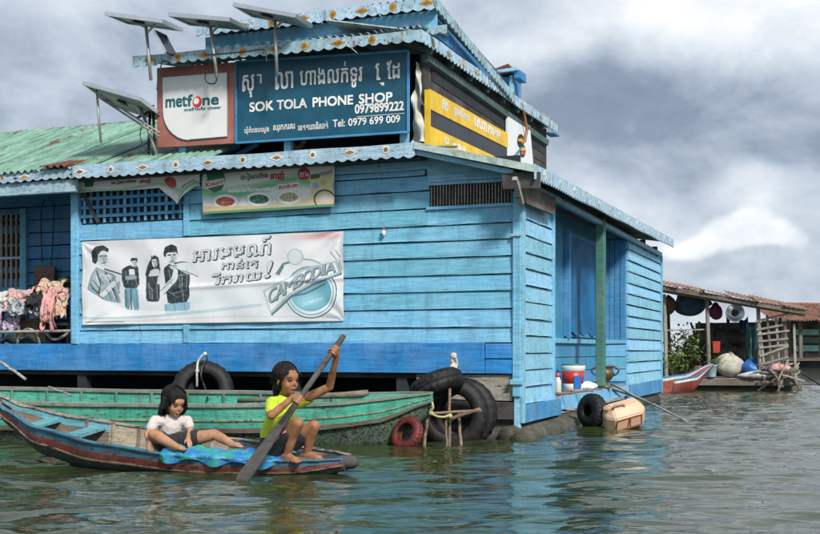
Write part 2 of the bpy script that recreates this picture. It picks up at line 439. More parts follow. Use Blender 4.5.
# --- main walls
fw = MB().box(XL, 0.0, 0.03, 0.07, 0.66, 2.90).build('front_wall', dark_inside, house)
zs = [0.97, 1.13, 1.32, 1.505, 1.677, 1.863, 2.036, 2.202]
for z0, z1 in zip(zs[:-1], zs[1:]):
    plank_row(fw, 'plank', paint_blue, XL + .05, XP + .02 if z0 > 1.2 else -4.6, z0, z1, front)
    cut = random.choice((-1.0, None, None))
    st = XP + .03 if z0 > 1.2 else -4.59
    plank_row(fw, 'plank', paint_blue, st, XG, z0, z1, front, seg=14)
for z0, z1 in ((2.202, 2.385), ):
    plank_row(fw, 'plank', paint_blue, XP + .03, XM, z0, z1, front, seg=10)
    plank_row(fw, 'plank', paint_blue, XM + .003, XG, z0, z1, front)
for z0, z1 in ((2.385, 2.574), (2.574, 2.734), (2.734, 2.80), (2.80, 2.93)):
    plank_row(fw, 'plank', paint_blue if z0 < 2.7 else paint_pale, XP + .03, XM + random.uniform(-.03, .06), z0, z1, front, seg=10)
plank_row(fw, 'plank', paint_blue, XL + .05, XP, 2.202, 2.40, front, lap=.012, thin=.012)   # wide board under the lattice
# gable piece over the slatted vent
mb = MB().prism([(XM, 2.635), (-.03, 2.635), (-.03, 2.73), (XM, 2.95)], lambda a, b, t: (a, -t, b), -.02, .012)
mb.build('gable_board', paint_pale, fw)
plank_row(fw, 'plank', paint_pale, XM + .02, -.10, 2.66, 2.775, front, lap=.03)
# vent of thin upright slats
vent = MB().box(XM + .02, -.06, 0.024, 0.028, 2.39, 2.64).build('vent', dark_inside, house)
for i in range(27):
    a = XM + .04 + i * 0.0335
    MB().box(a, a + .011, -.004, .012, 2.40, 2.63, .002).build('slat', grey_wood, vent)
MB().box(XM, -.04, -.035, 0.0, 2.375, 2.405, .002).build('sill', paint_blue, vent)
MB().box(XM, -.04, -.032, 0.0, 2.63, 2.655, .002).build('head_rail', paint_pale, vent)
# lattice under the eave
lx0, lx1 = XL + .06, XP - .05
lz0, lz1 = 2.42, 2.78
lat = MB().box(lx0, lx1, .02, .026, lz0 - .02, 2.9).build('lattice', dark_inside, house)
for i in range(15):
    a = lx0 + (lx1 - lx0) * (i + .3) / 15
    MB().box(a, a + .034, -.008, .006, lz0, 2.88, .002).build('slat', paint_mid if i % 3 else paint_blue, lat)
for i in range(4):
    z = lz0 + .06 + i * .105
    MB().box(lx0, lx1, -.024, -.009, z, z + .036, .002).build('slat', paint_mid, lat)
MB().bar((lx0 + .03, -.03, 2.80), (lx0 + .27, -.03, 2.42), .04, .012, (0, 1, 0)).build('brace', dark_wood, lat)
# posts
MB().box(XL - .055, XL + .045, -.06, .05, .97, 2.90, .004).build('corner_post', paint_blue, house, bevel=.006)
for z0, z1 in ((.98, 1.19), (2.21, 2.90)):
    MB().box(XP - .04, XP + .03, -.045, .02, z0, z1, .003).build('post', paint_blue, house, bevel=.004)
MB().box(-.055, .028, -.05, .02, .42, 2.52, .004).build('corner_post', paint_blue, house, bevel=.006)
MB().box(.012, .052, -.03, .075, .15, 2.47, .004).build('corner_board', paint_pale, house, bevel=.004)
MB().box(-.05, .02, -.03, .02, .10, .50, .005).build('corner_post', paint_pale, house, bevel=.006)
MB().box(-.075, .05, -.075, -.03, .545, .60, .003).build('bracket', paint_pale, house, bevel=.004)
MB().box(-.065, .04, -.066, -.05, 2.06, 2.085, .002).build('bracket', paint_trim, house)
# --- the deep blue floor beam
bm_ = MB().box(-8.6, -.36, -.045, .06, .655, .972, .004).build('floor_beam', paint_deep, house, bevel=.005)
MB().box(-.35, -.06, -.04, .05, .81, .966, .003).build('floor_beam', paint_deep, house, bevel=.005)
MB().box(-.35, -.06, -.038, .05, .655, .802, .003).build('floor_beam', paint_deep, house, bevel=.005)
pass
# --- what shows under the floor: weathered skirting, dark beams, drums and logs
MB().box(-1.12, -.07, .0, .03, .38, .645, .006).build('underfloor_board', grey_wood, house)
MB().box(-1.30, -.05, -.02, .02, .19, .365, .008).build('underfloor_board', dark_wood, house)
MB().box(-.9, -.04, .05, .10, .02, .20, .008).build('underfloor_board', dark_wood, house)
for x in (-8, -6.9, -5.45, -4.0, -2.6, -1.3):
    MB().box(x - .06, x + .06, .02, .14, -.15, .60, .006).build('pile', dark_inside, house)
drum_m = plain('drum_plastic', (0.015, 0.03, 0.05), 0.45, 0.4, 5)
for i in range(9):
    x = -7.9 + i * .88
    MB().lathe([(.26, 0), (.285, .03), (.285, .25), (.27, .27), (.285, .29), (.285, .54), (.27, .56), (.285, .58), (.285, .82), (.26, .85)], 18,
               Matrix.Translation((x, .62, .12)) @ Matrix.Rotation(R(90), 4, 'Y')).build('float_drum', drum_m, house, smooth=True)
moss_log = painted('moss_log', (0.05, 0.045, 0.028), under=(0.20, 0.18, 0.13), chips=0.8, var=.6, dirt=.6, dirtcol=(.03, .045, .015), rough=.75)
MB().tube([(.07, -.25, -.01), (.09, 1.2, .0), (.05, 3.2, .0), (.08, 5.4, -.02)], [.10, .105, .10, .09], 10, wob=.10).build('float_log', moss_log, house, smooth=True)
MB().tube([(-.06, -.18, .0), (-.02, 3.2, .02), (-.1, 9.3, .0)], .13, 10, wob=.05).build('float_log', moss_log, house, smooth=True)
MB().tube([(-1.5, .02, .02), (-.7, .0, .03), (.06, .03, .0)], .09, 10, wob=.05).build('float_log', dark_wood, house, smooth=True)

# --- right wall
YA, YB0, YB1 = 1.335, 6.11, 9.43
szs = [.33, .511, .687, .861, 1.043, 1.22, 1.397, 1.569, 1.742, 1.91, 2.088, 2.26, 2.43, 2.60]
sw = MB().box(-.07, -.03, .05, YA, .2, 2.62).build('side_wall', dark_inside, house)
for z0, z1 in zip(szs[:-1], szs[1:]):
    plank_row(sw, 'plank', paint_pale, .075, YA - .02, z0, z1, side, seg=4, jit=.004)
sw2 = MB().box(-.07, -.03, YB0 + .02, YB1, .2, 2.58).build('side_wall', dark_inside, house)
for z0, z1 in zip(szs[:-1], szs[1:]):
    plank_row(sw2, 'plank', paint_pale, YB0 + .04, YB1 - .05, z0 + .02, z1 + .02, side, seg=5, lap=.03, gap=.014)
MB().box(.0, .04, YA - .03, YA + .06, .2, 2.62, .004).build('post', paint_blue, house, bevel=.005)
MB().box(-.03, .045, YB1 - .07, YB1 + .05, .12, 2.62, .004).build('post', paint_blue, house, bevel=.005)
plank_row(house, 'apron', paint_mid, .06, 1.62, .145, .335, side, lap=.05, thin=.045)
plank_row(house, 'apron', paint_mid, YB0 - .1, YB1, .14, .36, side, lap=.05, thin=.045)
plank_row(house, 'porch_edge', paint_blue, 1.63, YB0 - .12, .20, .36, side, lap=.05, thin=.045, seg=6)
# porch: floor planks, back wall, window sheet, return wall
rx = F(604, 350, YB0)[0]
for b_ in ((-8.6, rx - .1, .07, 9.4), (rx - .1, -.02, .07, 1.32), (rx - .1, -.02, YB0 + .05, 9.4)): MB().box(*b_, .60, .66).build('floor', dark_wood, house)
for i in range(7):
    x1 = .02 - i * (.02 - rx) / 7
    MB().box(x1 + (rx - .02) / 7 + .006, x1, 1.40, YB0, .33, .368, .003).build('porch_plank', grey_wood, house)
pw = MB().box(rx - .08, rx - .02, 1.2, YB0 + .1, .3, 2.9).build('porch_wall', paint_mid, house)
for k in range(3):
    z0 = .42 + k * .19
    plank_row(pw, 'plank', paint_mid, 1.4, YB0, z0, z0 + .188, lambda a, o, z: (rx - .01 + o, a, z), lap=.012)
MB().box(rx - .02, rx + .035, 1.4, YB0, .99, 1.05, .003).build('ledge', paint_blue, house)
wy0, wz1 = S(565, 245, rx)
wy1 = S(598, 300, rx)[0]
win = MB().box(rx - .015, rx + .02, wy0, wy1, 1.08, 2.5).build('window', paint_mid, house)
sheet_m = plain('blue_sheet', (0.004, 0.14, 0.33), 0.7, 0.5, 2.5, dirt=.25)
mb = MB().grid(lambda u, v: (rx + .035 + .012 * math.sin(u * 9 + v * 4), wy0 + .08 + (wy1 - wy0 - .16) * u, 1.12 + .025 * math.sin(u * 23) * (1 - v) + v * 1.32), 24, 10)
mb.build('curtain', sheet_m, win, smooth=True)
for y in (wy0, wy1 - .08): MB().box(rx + .02, rx + .06, y, y + .08, 1.06, 2.5, .003).build('frame', paint_mid, win)
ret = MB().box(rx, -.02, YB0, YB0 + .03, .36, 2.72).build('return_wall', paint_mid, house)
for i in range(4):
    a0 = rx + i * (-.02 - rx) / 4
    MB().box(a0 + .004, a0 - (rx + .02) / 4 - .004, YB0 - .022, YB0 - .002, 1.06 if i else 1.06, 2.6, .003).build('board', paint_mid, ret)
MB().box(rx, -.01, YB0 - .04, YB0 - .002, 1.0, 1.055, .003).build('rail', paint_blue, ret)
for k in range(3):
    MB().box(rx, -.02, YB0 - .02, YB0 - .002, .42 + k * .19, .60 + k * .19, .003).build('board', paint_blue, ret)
gy = S(601, 350, .05)[0]
MB().box(-.01, .10, gy - .07, gy + .07, .41, 2.68, .004).build('porch_post', paint_green, house, bevel=.006)
MB().box(-1.4, .16, 1.3, YB0 + .4, 2.72, 2.74).build('porch_ceiling', dark_wood, house)
MB().box(-.02, .06, -.1, 9.3, 2.60, 2.66, .004).build('wall_plate', paint_mid, house)
for y in (7.6, 8.9): MB().box(-.06, .02, y, y + .12, 2.56, 2.74).build('stub_post', dark_wood, house)

# --- corrugated roofs
def corrugated(name, parent, mat, p00, p10, p01, n_u, amp=.018, nv=6, sag=.0, th=.0):
    # p00 -> p10 runs along the eave (across the corrugations), p00 -> p01 up the slope
    p00, p10, p01 = Vector(p00), Vector(p10), Vector(p01)
    e1, e2 = p10 - p00, p01 - p00; nn = e1.cross(e2).normalized()
    if nn.z < 0: nn = -nn
    s1, s2 = random.uniform(-.012, .012), random.uniform(-.012, .012)
    mb = MB()
    mb.grid(lambda u, v: p00 + e1 * u + e2 * v + nn * (amp * math.sin(u * n_u * 2 * math.pi) - sag * math.sin(v * math.pi) + s1 * u + s2 * v), n_u * 6, nv)
    return mb.build(name, mat, parent, smooth=True)
def tin(name, col, rust=(0.16, 0.06, 0.02), amount=.5, second=None, dirt=.4):
    m, t, b = pbr(name)
    oc = t.add('ShaderNodeTexCoord').outputs['Object']; oi = t.add('ShaderNodeObjectInfo')
    n = t.noise(t.mapping(oc, (1, .45, .45)), 2.6, 8, .68, .4); n2 = t.noise(t.mapping(oc, (9, .55, .55)), 2.2, 7, .72, .3)
    c = t.mix(t.ramp(n2, [(.3, 0.), (.7, 1.)]), tuple(x * .38 for x in col), second or tuple(min(1, x * 1.35) for x in col))
    k = t.math('ADD', n, t.math('MULTIPLY', t.math('SUBTRACT', oi.outputs['Random'], .5), .12))
    r_ = t.ramp(k, [(.72 - .25 * amount, 0.), (.80 - .25 * amount, 1.)])
    c = t.mix(r_, c, t.mix(n2, tuple(x * .4 for x in rust), tuple(min(1, x * 1.8) for x in rust)))
    c = t.mix(t.math('MULTIPLY', t.ramp(t.noise(oc, 7, 6, .7), [(.5, 0.), (.75, 1.)]), dirt), c, (.03, .035, .03))
    t.l.new(c, b.inputs['Base Color']); b.inputs['Roughness'].default_value = .6
    bumpto(t, b, n2, .25, .01)
    return m
tin_green = tin('tin_green', (0.10, 0.30, 0.21), (.09, .055, .03), .5, (0.28, 0.48, 0.37), .55)
tin_grey = tin('tin_grey', (0.30, 0.38, 0.40), (.18, .08, .03), .5)
tin_red = tin('tin_red', (0.16, 0.045, 0.03), (.10, .04, .02), .5)
# left roof: ridge from the photo at y = 2.3 behind the eave
ry = 2.3
zr = 0.5 * (F(0, 137, ry)[1] + F(150, 121, ry)[1])
roof = MB().bar((-9.2, ry, zr + .01), (-3.4, ry, zr + .02), .16, .03).build('roof', tin_grey, house)
xa = -9.2
while xa < -3.7:
    wd = random.uniform(.72, .86)
    top_jit = random.uniform(-.12, .10)
    corrugated('corrugated_sheet', roof, tin_green, (xa, -.36 + random.uniform(-.03, .02), 3.015 + random.uniform(-.004, .012)), (xa + wd + .05, -.36, 3.02), (xa, ry + top_jit, zr + random.uniform(-.01, .01)), 9)
    xa += wd
mb = MB().box(-9.0, -3.5, ry + .04, ry + .08, 2.9, zr - .03); mb.build('back_wall', dark_inside, house)
# front lean-to under the signs
xa = -3.9
while xa < XM - .2:
    wd = min(.8, XM - xa)
    corrugated('corrugated_sheet', roof, tin_grey, (xa, -.36, 3.0), (xa + wd, -.36, 3.0), (xa, 1.0, 3.22), 9); xa += wd
# right lean-to, eave along the right wall
yy = -.36
while yy < 9.0:
    corrugated('corrugated_sheet', roof, tin_grey, (.25, yy, 2.70 + yy * .016), (.25, yy + .82, 2.70 + (yy + .8) * .016), (XM - .05, yy, 3.02), 9); yy += .8
# bent, lifted sheet over the left eave
corrugated('corrugated_sheet', roof, tin_red, (-5.72, -.42, 3.05), (-5.35, -.40, 3.06), (-5.62, .12, 3.21), 4)

# --- scalloped fascia boards with diamond and disc ornaments
def fascia(a0, a1, zt0, zt1, hgt, place, mat, period, depth=.02, phase=0.0, thick=.012, step=.016, name='fascia', parent=None):
    n = max(4, int((a1 - a0) / step)); top, bot = [], []
    for i in range(n + 1):
        u = i / n; a = a0 + (a1 - a0) * u; zt = zt0 + (zt1 - zt0) * u
        top.append((a, zt + .004 * math.sin(a * 5 + phase)))
        wv = abs(math.sin(math.pi * (a / period + phase)))
        bot.append((a, zt - hgt + depth * (1 - wv) * 1.3 + .005 * math.sin(a * 3.1)))
    return MB().strip(top, bot, lambda a, z, t: place(a, t, z), 0.0, thick).build(name, mat, parent or house)
def diamond(par, a, z, w_, h_, place, mo, mi, off=.016):
    p = lambda a_, b_, t: place(a_, t, b_)
    o = MB().prism([(a - w_, z), (a, z - h_), (a + w_, z), (a, z + h_)], p, off - .006, off).build('diamond', mo, par)
    MB().prism([(a - w_ * .52, z), (a, z - h_ * .52), (a + w_ * .52, z), (a, z + h_ * .52)], p, off - .002, off + .004).build('inset', mi, par)
def disc(par, a, z, r_, place, mo, mi, off=.016):
    p = lambda a_, b_, t: place(a_, t, b_)
    ci = lambda k: [(a + k * r_ * math.cos(i * math.pi / 7), z + k * r_ * math.sin(i * math.pi / 7)) for i in range(14)]
    MB().prism(ci(1), p, off - .006, off).build('disc', mo, par)
    MB().prism(ci(.5), p, off - .002, off + .004).build('inset', mi, par)
lowf = lambda a, o, z: (a, -.36 - o, z)
fa = fascia(F(73, 170, -.36)[0], XM + .0, 3.05, 3.025, .155, lowf, paint_trim, .125)
for px, k in ((80, 0), (111, 1), (143, 0), (176, 1), (208, 0), (243, 1), (277, 0), (313, 1), (350, 0), (386, 1)):
    a = F(px, 160, -.37)[0]
    (diamond(fa, a, 2.972, .098, .038, lowf, ornament_white, ornament_brown) if k == 0 else disc(fa, a, 2.975, .043, lowf, ornament_white, ornament_brown))
fb = fascia(-8.9, F(71, 170, -.36)[0], 3.035, 3.035, .13, lambda a, o, z: (a, -.33 - o, z), paint_trim, .125)
for px, k in ((-30, 0), (2, 1), (24, 0)):
    a = F(px, 177, -.35)[0]; pl = lambda a, o, z: (a, -.33 - o, z)
    (diamond(fb, a, 2.965, .095, .034, pl, ornament_white, ornament_gold) if k == 0 else disc(fb, a, 2.965, .04, pl, ornament_white, ornament_brown))
MB().box(-8.9, XL + .2, -.30, -.24, 2.76, 2.91, .004).build('eave_beam', paint_trim, house, bevel=.005)
for i in range(10):
    x = -8.6 + i * .82
    MB().bar((x, -.34, 2.93), (x, 1.4, 3.2), .05, .07).build('rafter', dark_wood, house)
MB().box(-8.9, XM, -.2, .05, 2.90, 2.93).build('soffit', dark_wood, house)
verge_m = painted('verge_paint', (.46, .60, .55), chips=.5, dirt=.5)
eave_dark = painted('eave_dark', (.03, .10, .09), chips=.4, dirt=.5)
# pale trim along the front edge of the right lean-to
tx0, tz0 = F(415, 146, -.36); tx1, tz1 = F(536, 168, -.36)
MB().bar((tx0, -.37, tz0 + .005), (tx1, -.37, tz1 - .01), .07, .035, (0, 1, 0)).build('verge_trim', verge_m, house)
MB().bar((tx0, -.33, tz0 - .06), (tx1 - .25, -.30, tz1 - .02), .05, .03, (0, 1, 0)).build('verge_trim', paint_pale, house)
MB().box(-.08, .30, -.33, -.27, 2.50, 2.66, .005).build('eave_bracket', dark_wood, house)
# eave fascia along the right wall, small scallops and rings
rf = lambda a, o, z: (.26 + o, a, z)
fr = fascia(-.38, 9.25, 2.73, 2.885, .15, rf, paint_trim, .105, depth=.024, step=.013)
for i in range(14):
    a = -.02 + i * .68
    z = 2.73 + (a + .38) * .016 - .068
    if i % 2 or i > 7: disc(fr, a, z, .05, rf, ornament_white, paint_trim)
    else: diamond(fr, a, z, .09, .05, rf, ornament_white, paint_trim)
MB().box(.04, .09, -.2, 9.1, 2.58, 2.63, .004).build('eave_beam', paint_trim, house)
# weathered flap board hung under the corner of the eave
p = [S(516, 181, .1), S(555, 198, .1), S(553, 215, .1), S(520, 201, .1)]
MB().prism([(y, z) for y, z in p], lambda a, b, t: (t, a, b), .09, .115).build('flap_board', old_wood, house)
MB().bar((.10, p[0][0] - .05, p[0][1] + .02), (.10, p[3][0] + .05, p[3][1] - .02), .05, .05).build('flap_batten', grey_wood, house)

# --- left bay: recessed wall, barred window, deck
LB = 1.15
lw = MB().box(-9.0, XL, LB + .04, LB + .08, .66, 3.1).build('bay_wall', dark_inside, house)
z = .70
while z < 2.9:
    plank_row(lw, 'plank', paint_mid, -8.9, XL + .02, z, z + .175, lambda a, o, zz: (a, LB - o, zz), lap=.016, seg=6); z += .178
plank_row(house, 'bay_side_board', paint_mid, .0, LB, .97, 2.9, lambda a, o, zz: (XL - .01 - o * .2, a, zz), lap=.02, thin=.02)
wx1, wzt = F(29, 209, LB); wzb = F(29, 291, LB)[1]; wx0 = wx1 - 1.25
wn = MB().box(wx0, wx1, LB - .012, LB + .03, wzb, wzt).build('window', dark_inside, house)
for a, b_, c, d_ in ((wx0 - .02, wx1, wzt - .07, wzt), (wx0 - .02, wx1, wzb - .02, wzb + .06)):
    MB().box(a, b_, LB - .06, LB - .014, c, d_, .002).build('frame', paint_mid, wn)
for a in (wx1 - .10, wx0 - .02): MB().box(a, a + .10, LB - .065, LB - .013, wzb, wzt, .003).build('frame', paint_blue, wn)
bar_m = plain('window_bar_paint', (.42, .34, .28), .6, .4, 12, dirt=.5)
for i in range(13):
    a = wx0 + .12 + i * .085
    MB().box(a, a + .022, LB - .045, LB - .02, wzb + .05, wzt - .06, .001).build('bar', bar_m, wn)
MB().box(wx0 + .08, wx1 - .09, LB - .06, LB - .046, .5 * (wzb + wzt) - .12, .5 * (wzb + wzt) - .09).build('bar', paint_trim, wn)
for i in range(8):
    y = .06 + i * .14
    MB().box(-9, XL - .06, y, y + .13, .93, .965, .003).build('deck_plank', old_wood, house)
rail_z = F(40, 332, .0)[1]
MB().tube([(-8.9, -.02, rail_z - .05), (-7, -.02, rail_z), (XL - .02, -.02, rail_z + .01)], .018, 7).build('rail', grey_wood, house)

# --- upper storey
UZ = 3.0; xr = -1.08
MB().box(-4.3, xr, .9, .95, 3.15, 4.3).build('upper_wall', dark_inside, house)
uw = MB().box(xr - .06, xr - .01, .15, 5.4, 2.95, 4.25).build('upper_side_wall', dark_wood, house)
for i in range(9):
    z = 3.05 + i * .13
    MB().box(xr - .012, xr + .004, .35, 5.3, z, z + .12, .003).build('board', dark_wood if i % 3 else dark_inside, uw)
MB().box(-4.3, xr, .9, 5.4, 2.96, 3.0).build('upper_floor', dark_wood, house)
MB().box(-4.3, -4.24, .9, 5.4, 3.0, 4.25).build('upper_side_wall', dark_wood, house)
for x in (F(183, 150, .06)[0], F(288, 145, .06)[0], F(404, 140, .06)[0]):
    MB().box(x - .045, x + .045, .04, .11, 3.03, 4.10, .003).build('sign_post', paint_blue, house, bevel=.004)
for a, b_ in ((-2.95, -2.70), (-2.6, -2.9)):
    MB().bar((a, .5, 3.05), (b_, .52, 3.32), .05, .02, (0, 1, 0)).build('brace', grey_wood, house)
for a in (-4.0, -3.75): MB().bar((a, .4, 3.1), (a + .5, .4, 3.3), .05, .03, (0, 1, 0)).build('brace', paint_mid, house)
MB().box(-4.2, -1.2, .55, .58, 3.08, 3.2).build('shelf_board', dark_wood, house)
# first-tier eave all round
x0, z0 = F(133, 58, -.26); x1, z1 = F(422, 32, -.26)
UE = x1
u1 = fascia(x0, UE, 4.275, 4.205, .125, lambda a, o, z: (a, -.26 - o, z), paint_rusty, .13, depth=.022)
pl = lambda a, o, z: (a, -.26 - o, z)
for i, px in enumerate((150, 178, 205, 243, 275, 305, 338, 372)):
    a = F(px, 50, -.27)[0]; zz = 4.275 + (a - x0) / (UE - x0) * (-.07) - .058
    diamond(u1, a, zz, .09, .036, pl, ornament_gold, ornament_brown) if i % 2 == 0 else disc(u1, a, zz, .042, pl, ornament_gold, ornament_brown)
ur = lambda a, o, z: (UE + o, a, z)
u2 = fascia(-.27, 5.6, 4.205, 4.33, .135, ur, paint_rusty, .115, depth=.028, step=.014)
for i in range(11):
    a = .05 + i * .5; zz = 4.205 + (a + .27) * .0213 - .06
    diamond(u2, a, zz, .10, .035, ur, ornament_gold, paint_rusty) if i % 2 else disc(u2, a, zz, .045, ur, ornament_gold, paint_rusty)
ru = MB().box(-4.4, UE - .05, 4.9, 5.3, 4.36, 4.40).build('upper_roof', tin_grey, house)
xa = x0
while xa < UE - .1:
    wd = min(.75, UE - xa)
    corrugated('corrugated_sheet', ru, tin_grey, (xa, -.27, 4.24), (xa + wd, -.27, 4.235), (xa, .6, 4.38), 8); xa += wd
yy = -.27
while yy < 5.3:
    corrugated('corrugated_sheet', ru, tin_grey, (UE, yy, 4.19 + yy * .021), (UE, yy + .75, 4.19 + (yy + .75) * .021), (UE - 1.1, yy, 4.42), 8); yy += .73
for i in range(8):                                   # rafters and struts under the right eave
    y = .1 + i * .68
    MB().bar((UE - .02, y, 4.07 + y * .02), (xr - .3, y, 4.22), .05, .06).build('rafter', eave_dark, house)
MB().box(xr - .02, xr + .05, .1, 5.3, 3.98, 4.06, .004).build('eave_beam', eave_dark, house)
MB().bar((UE - .03, 5.2, 4.15), (UE - .03, 5.55, 4.16), .14, .02).build('eave_end', paint_mid, house)
# second tier: blue clerestory band, scalloped eave, verge falling to the back
x0, x1 = F(203, 40, .12)[0], F(438, 15, .12)[0]
MB().prism([(F(206, 62, .12)[0], 4.22), (x1 - .02, 4.30), (x1 - .02, 4.52), (x0 + .03, 4.52)], lambda a, b, t: (a, t, b), .12, .16).build('clerestory', paint_blue, house)
u3 = fascia(x0 - .02, x1, 4.635, 4.62, .13, lambda a, o, z: (a, .02 - o, z), paint_rusty, .13, depth=.022)
pl3 = lambda a, o, z: (a, .02 - o, z)
for i, px in enumerate((243, 272, 303, 333, 362, 393, 427)):
    a = F(px, 12, .01)[0]
    diamond(u3, a, 4.57, .09, .034, pl3, ornament_gold, ornament_brown) if i % 2 == 0 else disc(u3, a, 4.57, .042, pl3, ornament_gold, ornament_brown)
vy, vz = S(505, 78, x1)
ut = lambda a, o, z: (x1 + o, a, z)
fascia(.0, vy + .4, 4.63, vz - .12, .13, ut, paint_rusty, .12, depth=.03, step=.014)
xa = x0
while xa < x1 - .1:
    wd = min(.72, x1 - xa)
    corrugated('corrugated_sheet', ru, tin_grey, (xa, .02, 4.62), (xa + wd, .02, 4.615), (xa, 2.6, 4.36), 8); xa += wd
MB().prism([(.16, 4.3), (vy, 4.3), (vy, vz - .05), (.16, 4.52)], lambda a, b, t: (t, a, b), x1 - .12, x1 - .09).build('clerestory', paint_mid, house)
# small lower fascia tucked under the second tier at its right end
a0, zz0 = F(398, 31, -.05); a1, zz1 = F(447, 25, -.05)
fascia(a0, a1, zz0, zz1, .085, lambda a, o, z: (a, -.05 - o, z), paint_rusty, .12)
# little red-roofed dormer at the back of the upper roof
dy, dz = S(508, 80, UE - .25); dy -= .55
dm = MB().box(UE - .38, UE - .16, dy + .45, dy + .9, dz - .25, dz + .02).build('dormer', paint_mid, house)
DM = Matrix.Translation((UE - .32, dy + .6, dz + .05)) @ Matrix.Scale(.62, 4)
MB().prism([(-.42, 0), (.33, 0), (.24, .17)], lambda a, b, t: DM @ Vector((a, t, b)), -.5, .5).build('dormer_roof', tin_red, dm)
MB().bar(DM @ Vector((-.45, -.52, -.01)), DM @ Vector((.45, -.52, .03)), .05, .04).build('dormer_trim', paint_pale, dm)
MB().box(UE - .09, UE - .01, dy + .3, dy + .62, dz - .04, dz + .07, .01).build('dormer_gutter', paint_deep, dm)
MB().box(UE - .17, UE - .12, dy + .34, dy + .40, dz - .3, dz, .01).build('dormer_post', paint_pale, dm)
MB().box(-8.6, -.2, 1.3, 1.34, -.1, .60).build('underfloor_board', dark_inside, house)  # dark sheet added across the gap under the floor, stands in for shade

# ================================================================ lettering
_TXT = {}
def text_mesh(body):
    if body not in _TXT:
        cu = bpy.data.curves.new('lettering', 'FONT'); cu.body = body; cu.size = 1.0; cu.resolution_u = 4
        o = bpy.data.objects.new('lettering', cu); COL.objects.link(o)
        me = bpy.data.meshes.new_from_object(o.evaluated_get(bpy.context.evaluated_depsgraph_get()))
        bpy.data.objects.remove(o); bpy.data.curves.remove(cu)
        v = np.empty(len(me.vertices) * 3); me.vertices.foreach_get('co', v); v = v.reshape(-1, 3)[:, :2]
        me.calc_loop_triangles(); tr = np.empty(len(me.loop_triangles) * 3, int); me.loop_triangles.foreach_get('vertices', tr)
        bpy.data.meshes.remove(me)
        _TXT[body] = (v - v.min(0), tr.reshape(-1, 3), v.max(0) - v.min(0))
    return _TXT[body]
def lettering(parent, body, quad, mat, place, bold=0.0, name='lettering'):
    # quad: left-bottom, right-bottom, right-top, left-top in the sign's plane (a, z)
    v, tr, sz = text_mesh(body)
    q = [np.array(p) for p in quad]
    u = v[:, 0] / sz[0]; w_ = v[:, 1] / sz[1]
    P_ = (q[0][None] * ((1 - u) * (1 - w_))[:, None] + q[1][None] * (u * (1 - w_))[:, None] + q[2][None] * (u * w_)[:, None] + q[3][None] * ((1 - u) * w_)[:, None])
    mb = MB()
    offs = [(0, 0)] if not bold else [(0, 0), (bold, 0), (0, bold), (bold, bold)]
    for i, (dx, dz) in enumerate(offs):
        mb.add([place(a + dx, .0002 * i, z + dz) for a, z in P_], [tuple(t) for t in tr])
    return mb.build(name, mat, parent)
def pxquad(pts, y0): return [F(px, py, y0) for px, py in pts]

letter_white = plain('letter_white', (.78, .79, .76), .55, .12, 20, bump=0, dirt=.25)
sign_blue = plain('sign_blue', (.006, .10, .17), .42, .35, 3.0, bump=.05, dirt=.25, dirtcol=(.05, .12, .15))
sign_red = plain('sign_red', (.36, .13, .10), .5, .3, 4.0, bump=.1, dirt=.5, dirtcol=(.12, .05, .04))
sign_white = plain('sign_white', (.78, .79, .78), .4, .08, 3.0, bump=.03, dirt=.2, dirtcol=(.4, .4, .38))
teal_ink = plain('teal_ink', (.01, .10, .13), .5, .1, 10, bump=0, dirt=0)
red_ink = plain('red_ink', (.55, .03, .02), .5, .1, 10, bump=0, dirt=0)
grey_edge = plain('grey_edge', (.30, .30, .30), .5, .2, 8)
SY = -0.02                                            # plane of the two big signs
spl = lambda a, o, z: (a, SY - o, z)
def rect(px0, px1, tl, bl, tr_, br): return pxquad([(px0, bl), (px1, br), (px1, tr_), (px0, tl)], SY)
# --- blue phone shop sign
q = rect(236.5, 408.5, 62, 143, 51, 132)
base = (0.5 * (q[0][0] + q[1][0]), SY, min(q[0][1], q[1][1]))
ps = thing('shop_sign', 'dark blue phone shop sign with white lettering under the upper eave', 'sign', base, HM)
MB().prism(q, lambda a, b, t: (a, t, b), SY, SY + .035).build('board', sign_blue, ps)
for k in range(4):
    a, b_ = q[k], q[(k + 1) % 4]
    MB().bar((a[0], SY - .004, a[1]), (b_[0], SY - .004, b_[1]), .022, .03, (0, 1, 0)).build('edge_strip', paint_mid, ps)
put = lambda body, pts, mat=letter_white, bold=0.0: lettering(ps, body, pxquad(pts, SY), mat, lambda a, o, z: (a, SY - .006 - o, z), bold)
def zq(x0, y0, x1, y1, tilt=-.075):       # zoom pixels (x4.316 from 230, 60) of left-bottom and right-top corners -> quad
    X0, X1 = 230 + x0 / 4.316, 230 + x1 / 4.316; yb, yt = 60 + y0 / 4.316, 60 + y1 / 4.316
    dy = (X1 - X0) * tilt
    return [(X0, yb), (X1, yb + dy), (X1, yt), (X0, yt - dy)]
put('SOK', [(249.7, 112.3), (273.3, 110.4), (273.3, 101.2), (249.7, 103.2)], bold=.008)
put('TOLA', [(277.0, 110.0), (306.6, 107.9), (306.6, 98.8), (277.0, 100.9)], bold=.008)
put('PHONE', [(312.8, 107.4), (352.7, 104.6), (352.7, 95.6), (312.8, 98.2)], bold=.008)
put('SHOP', [(359.0, 104.1), (392.0, 101.6), (392.0, 92.6), (359.0, 95.0)], bold=.008)
put('សុ', [(242.5, 98.5), (254, 97.0), (254, 75.0), (242.5, 76.0)], bold=.006)
put('ា', [(257, 84.0), (261.5, 83.5), (261.5, 74.5), (257, 75)], bold=.006)
put('លា', [(275.5, 90.0), (293, 88.0), (293, 71.5), (275.5, 73.0)], bold=.006)
put('ហាងលក់ទូរ', [(300, 91.5), (362, 87.0), (362, 60.5), (300, 65)], bold=.006)
